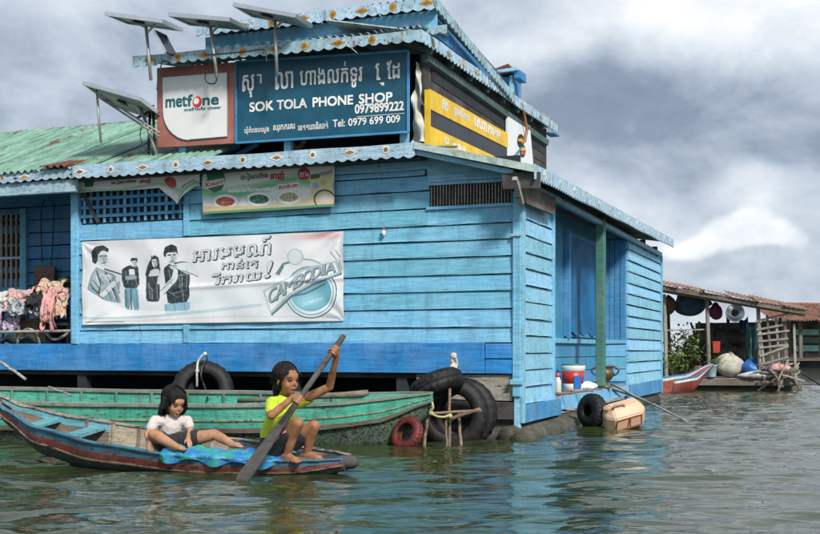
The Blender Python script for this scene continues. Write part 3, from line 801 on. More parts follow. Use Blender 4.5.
put('េ', [(375.5, 80.5), (380, 80.0), (380, 63.5), (375.5, 64.5)], bold=.006)
put('ុ', [(380, 86.0), (384, 85.5), (384, 82.6), (380, 83.2)], bold=.004)
put('ែដ', [(387, 79.5), (399.5, 78.2), (399.5, 59.5), (387, 61.5)], bold=.006)
put('0979899222', [(355, 114.0), (403.5, 110.4), (403.5, 101.6), (355, 105.2)], bold=.007)
put('Tel:', [(333, 127.5), (344.6, 126.6), (344.6, 119.4), (333, 120.3)], bold=.005)
put('0979 699 009', [(348.5, 126.2), (400, 122.5), (400, 115.2), (348.5, 118.9)], bold=.003)
put('ឃុំកំពងហលួង', [(244.5, 135.0), (269, 133.2), (269, 125.5), (244.5, 127.3)], bold=.003)
put('សរុកករគរ', [(273.5, 132.6), (295, 131.0), (295, 124.0), (273.5, 125.6)], bold=.003)
put('េខតតេពាធិសាត់', [(298, 130.8), (328, 128.5), (328, 121.2), (298, 123.5)], bold=.003)
MB().bar(*[(*F(px, py, SY)[:1], SY - .006, F(px, py, SY)[1]) for px, py in ((357, 117.0), (404.5, 113.4))], .004, .006).build('rule', letter_white, ps)
# --- red framed white sign
q = rect(157, 236, 68, 147.5, 62, 143)
ms = thing('shop_sign', 'white panel sign with rounded corner in a brick red frame', 'sign', (0.5 * (q[0][0] + q[1][0]), SY, q[0][1]), HM)
MB().prism(q, lambda a, b, t: (a, t, b), SY, SY + .04).build('frame', sign_red, ms)
pts = [(163.5, 78), (227.5, 73), (227.5, 136.5), (190, 139.6)]
for k in range(8):
    t = k / 7 * math.pi / 2; pts.append((190 - 26 * math.sin(t), 112 + 28.2 * math.cos(t) - .0))
for sc, o0, o1, mt, nm in ((1.02, .003, .012, grey_edge, 'panel_edge'), (1.0, .013, .02, sign_white, 'panel')):
    cx_, cy_ = 195, 107
    pq = [F(cx_ + (x - cx_) * sc, cy_ + (y - cy_) * sc, SY) for x, y in pts]
    MB().prism(pq, lambda a, b, t: (a, SY - t, b), o0, o1).build(nm, mt, ms)
mput = lambda body, pts, mat, bold=0.0: lettering(ms, body, pxquad(pts, SY), mat, lambda a, o, z: (a, SY - .022 - o, z), bold)
mput('met', [(166.5, 108.5), (187.5, 107.0), (187.5, 97.0), (166.5, 99.0)], teal_ink, .010)
mput('f', [(188, 107.0), (193.0, 106.6), (193.0, 95.5), (188, 96.2)], teal_ink, .010)
mput('ne', [(203.5, 106.0), (219.0, 105.0), (219.0, 98.0), (203.5, 99.0)], teal_ink, .010)
cx_, cz_ = F(198.3, 102.3, SY)
ci = lambda r_: [(cx_ + r_ * math.cos(i * math.pi / 10), cz_ + r_ * 1.05 * math.sin(i * math.pi / 10)) for i in range(20)]
MB().prism(ci(.062), lambda a, b, t: (a, SY - t, b), .0205, .0225).build('emblem', red_ink, ms)
MB().prism([(a - .012, b + .012) for a, b in ci(.036)], lambda a, b, t: (a, SY - t, b), .0225, .0245).build('emblem', sign_white, ms)
mput('េលខជិតសនិទ', [(185, 111.8), (206, 110.3), (206, 107.0), (185, 108.5)], teal_ink, .003)
mput('closer', [(208.5, 110.0), (222, 109.0), (222, 106.2), (208.5, 107.0)], teal_ink, .003)

# --- yellow and grey sign on the upper right wall, white panel with emblem beside it
sx = xr + .05
vp = lambda a, o, z: (sx + o, a, z)
def sq(pts): return [S(px, py, sx) for px, py in pts]
yellow_m = plain('yellow_paint', (.74, .47, .015), .5, .2, 4, bump=.05, dirt=.35, dirtcol=(.3, .15, .02))
grey_m = plain('grey_panel', (.03, .033, .045), .5, .4, 4, bump=.05, dirt=.3)
q = sq([(429, 147), (507, 172), (507, 136), (429, 90)])
yl = thing('shop_sign', 'yellow and grey banded sign on the upper side wall', 'sign', (sx, q[0][0], q[0][1]), HM)
MB().prism(q, lambda a, b, t: (t, a, b), sx - .03, sx).build('board', grey_m, yl)
for pts in ([(429, 109), (507, 148), (507, 133.5), (429, 89)], [(429, 144.5), (506, 166), (506, 162), (429, 126)]):
    MB().prism(sq(pts), lambda a, b, t: (t, a, b), sx + .001, sx + .012).build('band', yellow_m, yl)
MB().box(sx - .04, sx + .02, q[0][0] - .03, q[0][0], q[0][1], q[3][1]).build('edge_strip', yellow_m, yl)
yput = lambda body, pts, mat=letter_white, bold=.01: lettering(yl, body, sq(pts), mat, lambda a, o, z: (sx + .014 + o, a, z), bold)
yput('ក២', [(441, 109), (446, 112), (446, 101), (441, 98)])
yput('ទូរស័ពទ', [(453, 115.5), (468, 124), (468, 113.5), (453, 104.5)])
yput('េសវាកមម', [(473, 125.5), (499, 139.5), (499, 131.5), (473, 116)])
yput('១', [(443.5, 143.5), (447.5, 144.5), (447.5, 139), (443.5, 137)])
yput('លក់ដុំរាយ', [(452, 149), (464, 153), (464, 146), (452, 141.5)])
q = sq([(507.5, 166), (534, 172), (530, 126), (508, 114)])
wp = thing('sign_panel', 'blank white panel with a striped emblem beside the yellow sign', 'sign', (sx, q[0][0], q[0][1]), HM)
MB().prism(q, lambda a, b, t: (t, a, b), sx - .03, sx).build('board', sign_white, wp)
blk = plain('black_ink', (.01, .01, .01), .5, 0, 5, bump=0, dirt=0)
for (cx2, cy2, rx2, ry2), mt, o in (((520.5, 141, 3.4, 7), blk, .004), ((522.5, 151, 3.0, 6.5), blk, .004), ((520.5, 140, 3.0, 1.6), yellow_m, .008), ((522.5, 149, 2.6, 1.8), yellow_m, .008), ((522.6, 153, 2.4, 1.6), red_ink, .008)):
    pq = sq([(cx2 + rx2 * math.cos(t * math.pi / 8), cy2 + ry2 * math.sin(t * math.pi / 8)) for t in range(16)])
    MB().prism(pq, lambda a, b, t: (t, a, b), sx + .001, sx + o).build('emblem', mt, wp)
pipe_m = plain('copper_hose', (.36, .15, .06), .5, .3, 8)
hp = [(*S(px, py, UE - .02)[:1], S(px, py, UE - .02)[1]) for px, py in ((520, 99), (524, 114), (527, 130), (525, 141), (522, 143))]
solo(MB().tube([(UE - .02 - .0 * i, y, z) for i, (y, z) in enumerate(hp)], .02, 8), 'hose', pipe_m, 'copper brown hose hanging from the upper eave over the white panel', 'hose', (UE - .02, hp[-1][0], hp[-1][1]), HM, smooth=True)
th = [(*S(px, py, sx + .05),) for px, py in ((522, 147), (517, 153), (510, 161))]
solo(MB().tube([(sx + .05, y, z) for y, z in th], .014, 6), 'hose', plain('teal_hose', (.02, .25, .25), .5), 'short teal hose across the white panel', 'hose', (sx + .05, th[-1][0], th[-1][1]), HM, smooth=True)
# torn pale tarpaulin between the signs
tarp_m = plain('tarp', (.52, .52, .46), .6, .35, 5, bump=.3, dirt=.4)
tq = [(418, 150), (427, 150), (426, 118), (429, 98), (424, 84), (417, 62), (416, 80), (414, 105), (411, 135)]
def tp(u, v):
    y = 62 + 80 * (1 - v); wL = 416 - 5 * (1 - v); wR = 418 + (8 + 3 * math.sin(v * 7)) * math.sin(min(1, (1 - v) * 1.6) * math.pi / 2)
    x, z = F(wL + (wR - wL) * u, y, .12)
    return (x, .12 + .05 * math.sin(u * 6 + v * 9) + .03 * math.sin(v * 21), z)
solo(MB().grid(tp, 10, 30), 'tarpaulin', tarp_m, 'torn pale plastic sheet hanging beside the blue shop sign', 'tarpaulin', tp(.5, 0), HM, smooth=True)

# ================================================================ printed banners
class Print:
    # a cloth banner whose print is laid down as colour on a fine mesh; shapes are given in photo pixels
    def __init__(s, TL, TR, BR, BL, nu, nv, bg):
        u, v = np.meshgrid(np.linspace(0, 1, nu + 1), np.linspace(0, 1, nv + 1))
        tl, tr, br, bl = (np.array(p, float) for p in (TL, TR, BR, BL))
        P_ = tl * ((1 - u) * (1 - v))[..., None] + tr * (u * (1 - v))[..., None] + br * (u * v)[..., None] + bl * ((1 - u) * v)[..., None]
        s.X, s.Y, s.u, s.v, s.nu, s.nv = P_[..., 0], P_[..., 1], u, v, nu, nv
        s.c = np.empty(s.X.shape + (3,)); s.c[:] = bg
    def mask(s, pts):
        x, y = s.X, s.Y; inside = np.zeros(x.shape, bool); n = len(pts)
        for i in range(n):
            (xa, ya), (xb, yb) = pts[i], pts[(i + 1) % n]
            if ya == yb: continue
            inside ^= ((ya > y) != (yb > y)) & (x < (xb - xa) * (y - ya) / (yb - ya) + xa)
        return inside
    def paint(s, m, col, a=1.0):
        k = (m.astype(float) * a)[..., None]; s.c = s.c * (1 - k) + np.array(col) * k
    def poly(s, pts, col, a=1.0, rnd=0):
        for _ in range(rnd):
            n = len(pts); pts = [(p[0] * (1 - k) + q_[0] * k, p[1] * (1 - k) + q_[1] * k) for p, q_ in ((pts[i], pts[(i + 1) % n]) for i in range(n)) for k in (.13, .87)]
        s.paint(s.mask(pts), col, a)
    def oval(s, cx, cy, rx, ry, col, a=1.0, rot=0.0, soft=0.0):
        c_, s_ = math.cos(rot), math.sin(rot); dx, dy = s.X - cx, s.Y - cy
        r = np.hypot((dx * c_ + dy * s_) / rx, (-dx * s_ + dy * c_) / ry)
        s.paint(np.clip((1 + soft - r) / (2 * soft), 0, 1) if soft else (r < 1), col, a)
    def ring(s, cx, cy, r, wd, col, a=1.0): s.paint(np.abs(np.hypot(s.X - cx, s.Y - cy) - r) < wd / 2, col, a)
    def line(s, pts, wd, col, a=1.0):
        for (xa, ya), (xb, yb) in zip(pts[:-1], pts[1:]):
            L2 = (xb - xa) ** 2 + (yb - ya) ** 2
            t = np.clip(((s.X - xa) * (xb - xa) + (s.Y - ya) * (yb - ya)) / L2, 0, 1)
            s.paint(np.hypot(s.X - xa - t * (xb - xa), s.Y - ya - t * (yb - ya)) < wd / 2, col, a)
    def text(s, body, quad, col, dx=0.0, dy=0.0, fat=0.0):
        v, tr, sz = text_mesh(body); q = [np.array(p, float) for p in quad]
        u = (v[:, 0] / sz[0])[:, None]; w_ = (v[:, 1] / sz[1])[:, None]
        P_ = q[0] * (1 - u) * (1 - w_) + q[1] * u * (1 - w_) + q[2] * u * w_ + q[3] * (1 - u) * w_ + np.array([dx, dy])
        lo, hi = P_.min(0) - fat - 1, P_.max(0) + fat + 1
        box = (s.X > lo[0]) & (s.X < hi[0]) & (s.Y > lo[1]) & (s.Y < hi[1])
        idx = np.nonzero(box); x, y = s.X[idx], s.Y[idx]; m = np.zeros(len(x), bool)
        offs = [(0, 0)] if not fat else [(a * fat, b * fat) for a, b in ((0, 0), (1, 0), (-1, 0), (0, 1), (0, -1), (.7, .7), (-.7, -.7), (.7, -.7), (-.7, .7))]
        for t in tr:
            a, b, c_ = P_[t]
            dn = (b[1] - c_[1]) * (a[0] - c_[0]) + (c_[0] - b[0]) * (a[1] - c_[1])
            if abs(dn) < 1e-9: continue
            for ox, oy in offs:
                px, py = x - ox - c_[0], y - oy - c_[1]
                l1 = ((b[1] - c_[1]) * px + (c_[0] - b[0]) * py) / dn; l2 = ((c_[1] - a[1]) * px + (a[0] - c_[0]) * py) / dn
                m |= (l1 >= 0) & (l2 >= 0) & (l1 + l2 <= 1)
        M_ = np.zeros(s.X.shape, bool); M_[idx] = m; s.paint(M_, col)
    def build(s, name, mat, label, cat, plane_y, relief, group=None):
        o, *_ = _ray(0, 0)
        dx = (s.X - 410) / FPX
        rx_, ry_ = dx * EX[0] + EX[1], dx * EY[0] + EY[1]; rz_ = (HOR - s.Y) / FPX
        k = (plane_y - o[1]) / ry_
        x, z = o[0] + k * rx_, EYE + k * rz_
        y = plane_y - relief(s.u, s.v)
        v = np.stack([x, y, z], -1).reshape(-1, 3); b = np.array([x.mean(), plane_y, z.min()]); v = v - b
        n, m = s.X.shape; idx = np.arange(n * m).reshape(n, m)
        q = np.stack([idx[:-1, :-1], idx[1:, :-1], idx[1:, 1:], idx[:-1, 1:]], -1).reshape(-1, 4)
        me = bpy.data.meshes.new(name)
        me.vertices.add(len(v)); me.vertices.foreach_set('co', v.ravel())
        me.loops.add(q.size); me.loops.foreach_set('vertex_index', q.ravel())
        me.polygons.add(len(q)); me.polygons.foreach_set('loop_start', np.arange(0, q.size, 4))
        me.update(calc_edges=True)
        me.polygons.foreach_set('use_smooth', np.ones(len(q), bool))
        at = me.color_attributes.new('print', 'FLOAT_COLOR', 'POINT')
        at.data.foreach_set('color', np.concatenate([np.clip(s.c, 0, 1).reshape(-1, 3), np.ones((len(v), 1))], 1).ravel())
        me.materials.append(mat)
        ob = bpy.data.objects.new(name, me); COL.objects.link(ob); ob.matrix_world = HM @ Matrix.Translation(b)
        return tag(ob, label, cat, group)
cloth_print = vcol('banner_vinyl', .45, .22)
# --- large white banner
P = Print((83, 242), (344, 231.5), (344, 321), (83, 325), 680, 232, (.72, .73, .74))
z6 = lambda pts: [(80 + x / 5.086, 225 + y / 5.086) for x, y in pts]
z7 = lambda pts: [(180 + x / 4.8235, 225 + y / 4.8235) for x, y in pts]
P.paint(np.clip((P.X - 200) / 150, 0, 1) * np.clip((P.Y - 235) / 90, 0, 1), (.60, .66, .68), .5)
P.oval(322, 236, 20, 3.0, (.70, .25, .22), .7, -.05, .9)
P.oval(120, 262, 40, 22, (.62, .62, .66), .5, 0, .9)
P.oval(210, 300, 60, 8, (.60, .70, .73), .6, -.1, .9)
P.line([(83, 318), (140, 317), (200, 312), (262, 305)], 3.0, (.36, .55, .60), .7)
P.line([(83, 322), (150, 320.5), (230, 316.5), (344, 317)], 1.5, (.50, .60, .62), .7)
SK, HR, DK, MD, TE = (.62, .67, .68), (.008, .012, .014), (.016, .026, .032), (.24, .34, .38), (.16, .36, .44)
# four pop-art figures in teal and black
P.poly(z6([(45, 330), (60, 260), (85, 212), (110, 225), (135, 235), (180, 250), (212, 290), (200, 350), (215, 400), (130, 385), (60, 340)]), MD, 1.0, 1)
P.poly(z6([(70, 250), (100, 228), (150, 250), (160, 300), (110, 340), (70, 320)]), (.34, .44, .47), 1.0, 1)
P.line(z6([(90, 235), (112, 300), (100, 350)]), 1.2, DK); P.line(z6([(135, 240), (160, 290), (190, 370)]), 1.2, DK); P.line(z6([(60, 300), (120, 375)]), 1.0, DK)
P.poly(z6([(84, 145), (120, 128), (142, 140), (147, 175), (138, 205), (125, 218), (100, 208), (84, 185)]), SK, 1.0, 1)
P.poly(z6([(66, 190), (62, 140), (85, 110), (125, 104), (152, 122), (150, 140), (120, 130), (98, 152), (92, 182), (82, 200)]), HR, 1.0, 1)
P.line(z6([(116, 158), (130, 158)]), .9, HR); P.line(z6([(128, 190), (138, 188)]), .7, HR)
P.poly(z6([(100, 350), (175, 275), (215, 252), (212, 280), (120, 372)]), SK, 1.0, 1); P.line(z6([(130, 225), (215, 250)]), 1.4, HR); P.line(z6([(102, 352), (178, 276)]), .6, DK)
P.poly(z6([(230, 318), (300, 318), (306, 430), (282, 440), (266, 370), (254, 440), (232, 420)]), TE, 1.0, 1); P.line(z6([(265, 330), (266, 430)]), 1.2, DK); P.line(z6([(236, 330), (240, 415)]), .8, DK)
P.poly(z6([(222, 225), (255, 205), (300, 208), (306, 300), (292, 322), (230, 322), (218, 270)]), DK, 1.0, 1); P.poly(z6([(255, 225), (282, 225), (284, 255), (256, 255)]), SK, 1.0, 1); P.poly(z6([(235, 262), (290, 255), (292, 275), (240, 282)]), MD, 1.0, 1)
P.poly(z6([(266, 182), (294, 182), (290, 212), (270, 212)]), SK, 1.0, 1); P.poly(z6([(260, 188), (264, 168), (296, 168), (298, 190), (290, 182), (270, 184)]), HR, 1.0, 1)
P.poly(z6([(333, 255), (345, 215), (362, 180), (385, 153), (406, 165), (412, 220), (410, 265), (380, 240), (350, 275)]), HR, 1.0, 1)
P.poly(z6([(372, 175), (398, 175), (396, 208), (382, 218), (372, 205)]), SK, 1.0, 1); P.poly(z6([(352, 238), (384, 222), (406, 226), (412, 262), (350, 266)]), SK, 1.0, 1)
P.poly(z6([(338, 252), (352, 262), (406, 258), (410, 390), (340, 390)]), DK, 1.0, 1); P.poly(z6([(398, 262), (412, 270), (408, 300), (392, 300)]), SK, 1.0, 1); P.line(z6([(345, 300), (370, 330), (372, 380)]), .6, MD)
P.poly(z6([(430, 400), (560, 388), (560, 435), (430, 440)]), (.28, .50, .60), 1.0, 1)
P.poly(z6([(428, 222), (460, 195), (520, 185), (560, 190), (560, 390), (450, 402), (440, 330)]), DK, 1.0, 1)
P.line(z6([(480, 260), (545, 250)]), .6, MD); P.line(z6([(470, 350), (550, 330)]), .6, MD); P.line(z6([(520, 250), (530, 385)]), .6, MD)
P.poly(z6([(440, 138), (490, 133), (493, 175), (475, 202), (450, 192)]), SK, 1.0, 1); P.poly(z6([(428, 152), (436, 112), (468, 98), (495, 110), (502, 155), (492, 138), (446, 142), (440, 168)]), HR, 1.0, 1)
P.line(z6([(452, 156), (466, 154)]), .8, HR); P.line(z6([(476, 153), (488, 152)]), .8, HR); P.line(z6([(466, 184), (480, 182)]), .7, HR)
P.poly(z6([(522, 190), (570, 188), (614, 240), (606, 264), (540, 247), (488, 216), (490, 198)]), SK, 1.0, 1); P.line(z6([(522, 232), (560, 245), (604, 264)]), .7, DK)
P.poly(z6([(408, 330), (470, 270), (480, 222), (500, 225), (500, 280), (432, 352)]), SK, 1.0, 1); P.line(z6([(412, 335), (478, 275)]), .6, DK); P.line(z6([(432, 352), (498, 285)]), .8, DK)
P.poly(z6([(20, 322), (45, 328), (130, 385), (240, 430), (330, 436), (440, 440), (430, 455), (200, 468), (20, 470)]), (.80, .81, .82), 1.0, 1)
# faces, folds and shading lines
for x0_, y0_, s_ in ((122, 165, 1.25), (280, 195, .8), (386, 190, .8), (468, 158, 1.3)):
    P.oval(*z6([(x0_ + 9 * s_, y0_ + 6 * s_)])[0], 1.9 * s_, 3.6 * s_, (.30, .36, .38), .7, 0, .6)
    P.line(z6([(x0_ - 12 * s_, y0_ - 4 * s_), (x0_ - 3 * s_, y0_ - 5 * s_)]), .8 * s_, HR); P.line(z6([(x0_ + 7 * s_, y0_ - 5 * s_), (x0_ + 16 * s_, y0_ - 5 * s_)]), .8 * s_, HR)
    P.line(z6([(x0_ + 1, y0_), (x0_ + 3 * s_, y0_ + 12 * s_), (x0_ - 2 * s_, y0_ + 13 * s_)]), .5 * s_, (.2, .25, .27)); P.line(z6([(x0_ - 7 * s_, y0_ + 24 * s_), (x0_ + 8 * s_, y0_ + 23 * s_)]), .8 * s_, (.10, .12, .13))
for a_, b_ in (((75, 280), (110, 330)), ((95, 255), (125, 300)), ((150, 262), (178, 285)), ((165, 320), (195, 385)), ((140, 330), (165, 380)), ((70, 320), (100, 350)), ((180, 265), (205, 345))): P.line(z6([a_, b_]), 1.0, (.06, .10, .12), .85)
for a_, b_ in (((88, 262), (108, 312)), ((150, 300), (180, 370)), ((185, 290), (198, 340)), ((115, 250), (140, 262))): P.line(z6([a_, b_]), .9, (.66, .72, .74), .8)
for a_, b_ in (((455, 230), (470, 300)), ((505, 260), (520, 340)), ((545, 220), (548, 330)), ((455, 340), (500, 370)), ((240, 235), (250, 300)), ((285, 270), (295, 310)), ((350, 290), (362, 370)), ((392, 300), (398, 375))): P.line(z6([a_, b_]), .8, (.20, .27, .30), .8)
for a_, b_ in (((438, 405), (442, 436)), ((480, 402), (486, 436)), ((530, 396), (536, 432)), ((245, 335), (248, 420)), ((290, 335), (296, 420))): P.line(z6([a_, b_]), .7, (.06, .14, .18), .8)
P.oval(*z6([(478, 212)])[0], 3.6, 2.8, (.56, .62, .63)); P.line(z6([(462, 208), (494, 206)]), .6, DK); P.line(z6([(464, 216), (492, 216)]), .5, DK)
P.oval(*z6([(150, 268)])[0], 3.4, 3.0, (.60, .65, .66)); P.line(z6([(140, 262), (160, 274)]), .5, DK); P.line(z6([(142, 270), (156, 280)]), .5, DK)
P.line(z6([(372, 160), (366, 200), (352, 250)]), 1.2, HR); P.line(z6([(404, 172), (408, 225)]), 1.0, HR)
# printed halftone: tone breaks up inside the figures
rgn = np.random.RandomState(9); coarse = rgn.rand(120, 340)
iy, ix = (P.v * 118).astype(int), (P.u * 338).astype(int); fy, fx = P.v * 118 - iy, P.u * 338 - ix
tone = (coarse[iy, ix] * (1 - fx) + coarse[iy, ix + 1] * fx) * (1 - fy) + (coarse[iy + 1, ix] * (1 - fx) + coarse[iy + 1, ix + 1] * fx) * fy
figs = (P.X > 84) & (P.X < 203) & (P.c.mean(-1) < .62)
P.paint(np.clip((tone - .45) * 2.2, 0, 1) * figs, (.50, .58, .60), .16); P.paint(np.clip((.42 - tone) * 2.5, 0, 1) * figs, (.02, .03, .035), .16)
# slogan in slanted block letters
INK, LITE = (.03, .045, .05), (.42, .46, .47)
for body, qd, ft in (('អារមមណ៍', [(62, 178), (438, 142), (442, 52), (70, 100)], .75), ('កាន់េត', [(204, 214), (374, 206), (382, 156), (210, 172)], .6), ('រីករាយ', [(150, 290), (392, 262), (398, 210), (160, 236)], .7), ('!', [(412, 258), (436, 252), (452, 172), (428, 180)], .8)):
    P.text(body, z7(qd), INK, .55, .6, ft); P.text(body, z7(qd), INK, 0, 0, ft * .8); P.text(body, z7(qd), (.62, .65, .66), -.15, -.15, .12)
# round badge with a ribbon
TQ, LT = (.12, .38, .46), (.62, .72, .75)
bx, by = 180 + 635 / 4.8235, 225 + 325 / 4.8235
P.oval(bx, by, 27.5, 25, (.75, .80, .81)); P.ring(bx, by, 25.5, 1.4, (.10, .18, .21)); P.ring(bx, by, 22.5, 1.5, (.30, .42, .46)); P.oval(bx, by, 20.5, 19, TQ)
P.oval(bx - 3, by + 8, 16, 8, (.30, .58, .64), .8, -.3, .6)
P.oval(bx, by - 16, 22, 9, (.50, .60, .63), .9, -.45, .4); P.line(z7([(470, 235), (500, 190), (530, 180)]), 2.2, (.10, .20, .23)); P.line(z7([(600, 165), (640, 170), (680, 185)]), 1.6, (.25, .40, .43))
P.oval(180 + 560 / 4.8235, 225 + 155 / 4.8235, 8.2, 8.0, (.66, .70, .71)); P.ring(180 + 560 / 4.8235, 225 + 155 / 4.8235, 7.6, 1.0, (.38, .45, .47))
P.line(z7([(520, 350), (610, 330), (700, 285)]), 1.6, (.08, .16, .19)); P.line(z7([(480, 240), (500, 200)]), 2, (.10, .18, .2))
rib = [(404, 318), (500, 268), (600, 210), (760, 172), (776, 232), (640, 285), (540, 340), (440, 432)]
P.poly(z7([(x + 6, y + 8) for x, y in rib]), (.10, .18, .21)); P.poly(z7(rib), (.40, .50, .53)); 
P.poly(z7([(414, 322), (500, 278), (602, 220), (752, 184), (764, 226), (632, 275), (532, 330), (440, 416)]), (.74, .78, .79))
for ch, (x0_, y0_, x1_, y1_, hh) in zip('CAMBODIA', ((428, 385, 466, 358, 66), (466, 362, 506, 336, 62), (506, 338, 556, 308, 60), (558, 306, 596, 284, 58), (596, 284, 640, 262, 56), (640, 264, 682, 246, 54), (686, 244, 700, 239, 50), (702, 240, 750, 224, 48))):
    qd = z7([(x0_, y0_), (x1_, y1_), (x1_ + 6, y1_ - hh), (x0_ + 4, y0_ - hh)])
    P.text(ch, qd, (.02, .05, .06), .45, .55, .6); P.text(ch, qd, (.30, .38, .41), 0, 0, .3)
P.text('CAMBODIA', z7([(590, 395), (690, 360), (694, 376 - 32), (594, 376)]), (.62, .74, .77))
P.line(z7([(730, 130), (758, 170)]), 1.3, (.30, .36, .38)); P.line(z7([(755, 125), (775, 155)]), 1.3, (.35, .4, .42)); P.line(z7([(770, 170), (782, 215)]), 1.0, (.22, .28, .3))
P.line([(83.4, 242), (83.4, 325)], .5, (.45, .45, .45)); P.line([(83, 324.6), (344, 320.7)], .6, (.25, .27, .28)); P.line([(87, 322.4), (125, 321.8)], .7, (.2, .2, .2))
def relief(u, v):
    r = .016 + .006 * np.sin(u * 9 + v * 2) + .005 * np.sin(v * 13 + u * 17) * (.3 + .7 * np.abs(2 * u - 1)) + .004 * np.sin(u * 34 - v * 9)
    for cu_, cv_, fr_ in ((1.0, 0.0, 11), (0, 0, 9), (1, 1, 8), (0, 1, 10)):
        dx_, dy_ = (u - cu_) * 2.9, v - cv_; rr = np.hypot(dx_, dy_) + 1e-3
        r += .006 * np.sin(np.arctan2(dy_, dx_) * fr_ + 2.5 * np.sin(rr * 4) + cu_ * 2) * np.exp(-rr * 1.3) * np.clip(rr * 6, 0, 1)
    return r + .012 * np.exp(-((v - .62 + .1 * u) / .03) ** 2) * (u > .35)
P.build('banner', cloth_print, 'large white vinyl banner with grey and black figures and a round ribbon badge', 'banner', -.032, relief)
# --- green and white food banner
def food(P, full=True):
    k = (P.X - 203) / 132
    P.paint(np.clip(1.2 - np.abs(P.v - .45 - .12 * np.sin(P.u * 7)) / .16, 0, 1), (.06, .38, .16), .85)
    P.paint((P.v > .80 + .05 * np.sin(P.u * 5)), (.62, .50, .30), .8)
    P.paint(P.v < .10 + .03 * np.sin(P.u * 11), (.70, .72, .70))
    P.line([(203, 194), (240, 186), (300, 181)], 2, (.25, .60, .30), .7)
P = Print((203, 172.5), (335, 164), (335, 206.5), (203, 214.5), 400, 130, (.74, .75, .72)); food(P)
P.poly([(207.5, 173), (224, 172), (226, 182), (222, 190), (214, 193), (208, 188)], (.01, .16, .05)); P.poly([(204.5, 182), (224, 178), (226, 184), (206, 189)], (.76, .74, .72))
P.text('Knorr', [(206.5, 187.4), (223.6, 183.2), (223.8, 179.2), (206.5, 183.2)], (.50, .02, .05), 0, 0, .2)
P.text('េរៀងរាល់ៃថង', [(241.5, 181), (268.5, 179), (268.5, 172), (241.5, 174)], (.03, .05, .04), 0, 0, .25)
P.text('ឆាញ់', [(271, 181), (284, 179.6), (284, 171), (271, 172.4)], (.50, .02, .03), 0, 0, .5)
P.oval(304.5, 174, 6.5, 6.2, (.48, .02, .04)); P.text('២៤', [(300, 177), (309, 176.2), (309, 171), (300, 172)], (.8, .75, .7), 0, 0, .1)
P.text('មានរសជាតិឈងុយឆងាញ់', [(229, 194), (276, 191), (276, 186), (229, 189)], (.78, .80, .76), 0, 0, .25)
P.poly([(277, 184.5), (300, 182), (300, 187.5), (277, 190)], (.70, .68, .66)); P.text('សាច់េគា', [(279, 189), (298, 187), (298, 183), (279, 185)], (.50, .03, .03), 0, 0, .25)
rg = np.random.RandomState(3)
for (cx2, cy2), cols in (((226, 202), ((.42, .08, .05), (.55, .20, .12), (.10, .05, .03))), ((259.5, 199.5), ((.04, .16, .10), (.12, .30, .20), (.02, .05, .05))), ((289, 197.5), ((.40, .34, .22), (.10, .22, .10), (.50, .42, .34)))):
    P.oval(cx2, cy2, 13.5, 7.6, (.50, .55, .50)); P.oval(cx2, cy2 - .3, 12.6, 6.9, (.78, .78, .76)); P.oval(cx2, cy2 - .2, 9.5, 4.6, cols[0])
    for _ in range(46):
        a_, r_ = rg.rand() * 6.28, rg.rand() ** .5
        P.oval(cx2 + 9 * r_ * math.cos(a_), cy2 + 4.2 * r_ * math.sin(a_) - .4, .5 + rg.rand(), .4 + .6 * rg.rand(), cols[rg.randint(3)], .9)
P.poly([(310, 174), (333, 170), (333.5, 199), (311, 201)], (.66, .60, .30)); P.poly([(311, 175), (320, 173.4), (320, 178), (311, 179.5)], (.05, .12, .07))
P.text('Knorr', [(321, 176), (333, 173), (333, 169.5), (321, 172)], (.10, .06, .30), 0, 0, .15)
P.oval(325, 199, 11, 9.5, (.08, .07, .05)); P.oval(325.5, 199.6, 9.5, 8.2, (.66, .58, .40)); P.oval(326, 199, 6, 4, (.70, .64, .52)); P.oval(316, 185.5, 3.5, 3.5, (.34, .40, .55)); P.oval(324, 183, 3.5, 2.6, (.62, .48, .15))
P.paint((P.Y > 206.4), (.60, .48, .28)); P.paint(P.v > .94, (.10, .28, .12))
P.build('banner', cloth_print, 'green food banner with three plates of food hung on the blue planks', 'banner', -.07, lambda u, v: .01 + .012 * np.sin(u * 8) * v + .006 * np.sin(u * 25 + v * 5))
# --- curling strip banner over the lattice
P = Print((78, 182), (200, 174), (197, 186), (78, 193), 300, 60, (.74, .75, .72))
P.paint(np.clip(1 - np.abs(P.v - .75 - .2 * np.sin(P.u * 6)) / .22, 0, 1), (.10, .42, .20), .7); P.poly([(84, 181), (95, 180), (94, 187), (86, 187.5)], (.01, .20, .06))
P.text('េរៀងរាល់ៃថង', [(112, 185), (136, 183), (136, 179), (112, 181)], (.03, .05, .04), 0, 0, .25)
P.text('ឆាញ់', [(140, 184), (151, 183), (151, 178.5), (140, 179.5)], (.50, .03, .03), 0, 0, .4); P.oval(171, 179.5, 6, 3, (.48, .05, .05)); P.line([(180, 186), (195, 181)], 2, (.25, .45, .25)); P.line([(184, 181), (194, 179)], 1.2, (.2, .25, .3))
# the right end has come loose and droops in a fold
P.Y = P.Y + P.v * 17 * np.clip(1 - np.abs(P.u - .85) / np.where(P.u < .85, .16, .12), 0, 1)
P.build('banner', cloth_print, 'narrow green and white strip banner curling over the lattice', 'banner', -.09, lambda u, v: .01 + .02 * np.sin(u * 10) * v + .06 * np.clip((u - .7) / .3, 0, 1) * v * np.sin(u * 30))

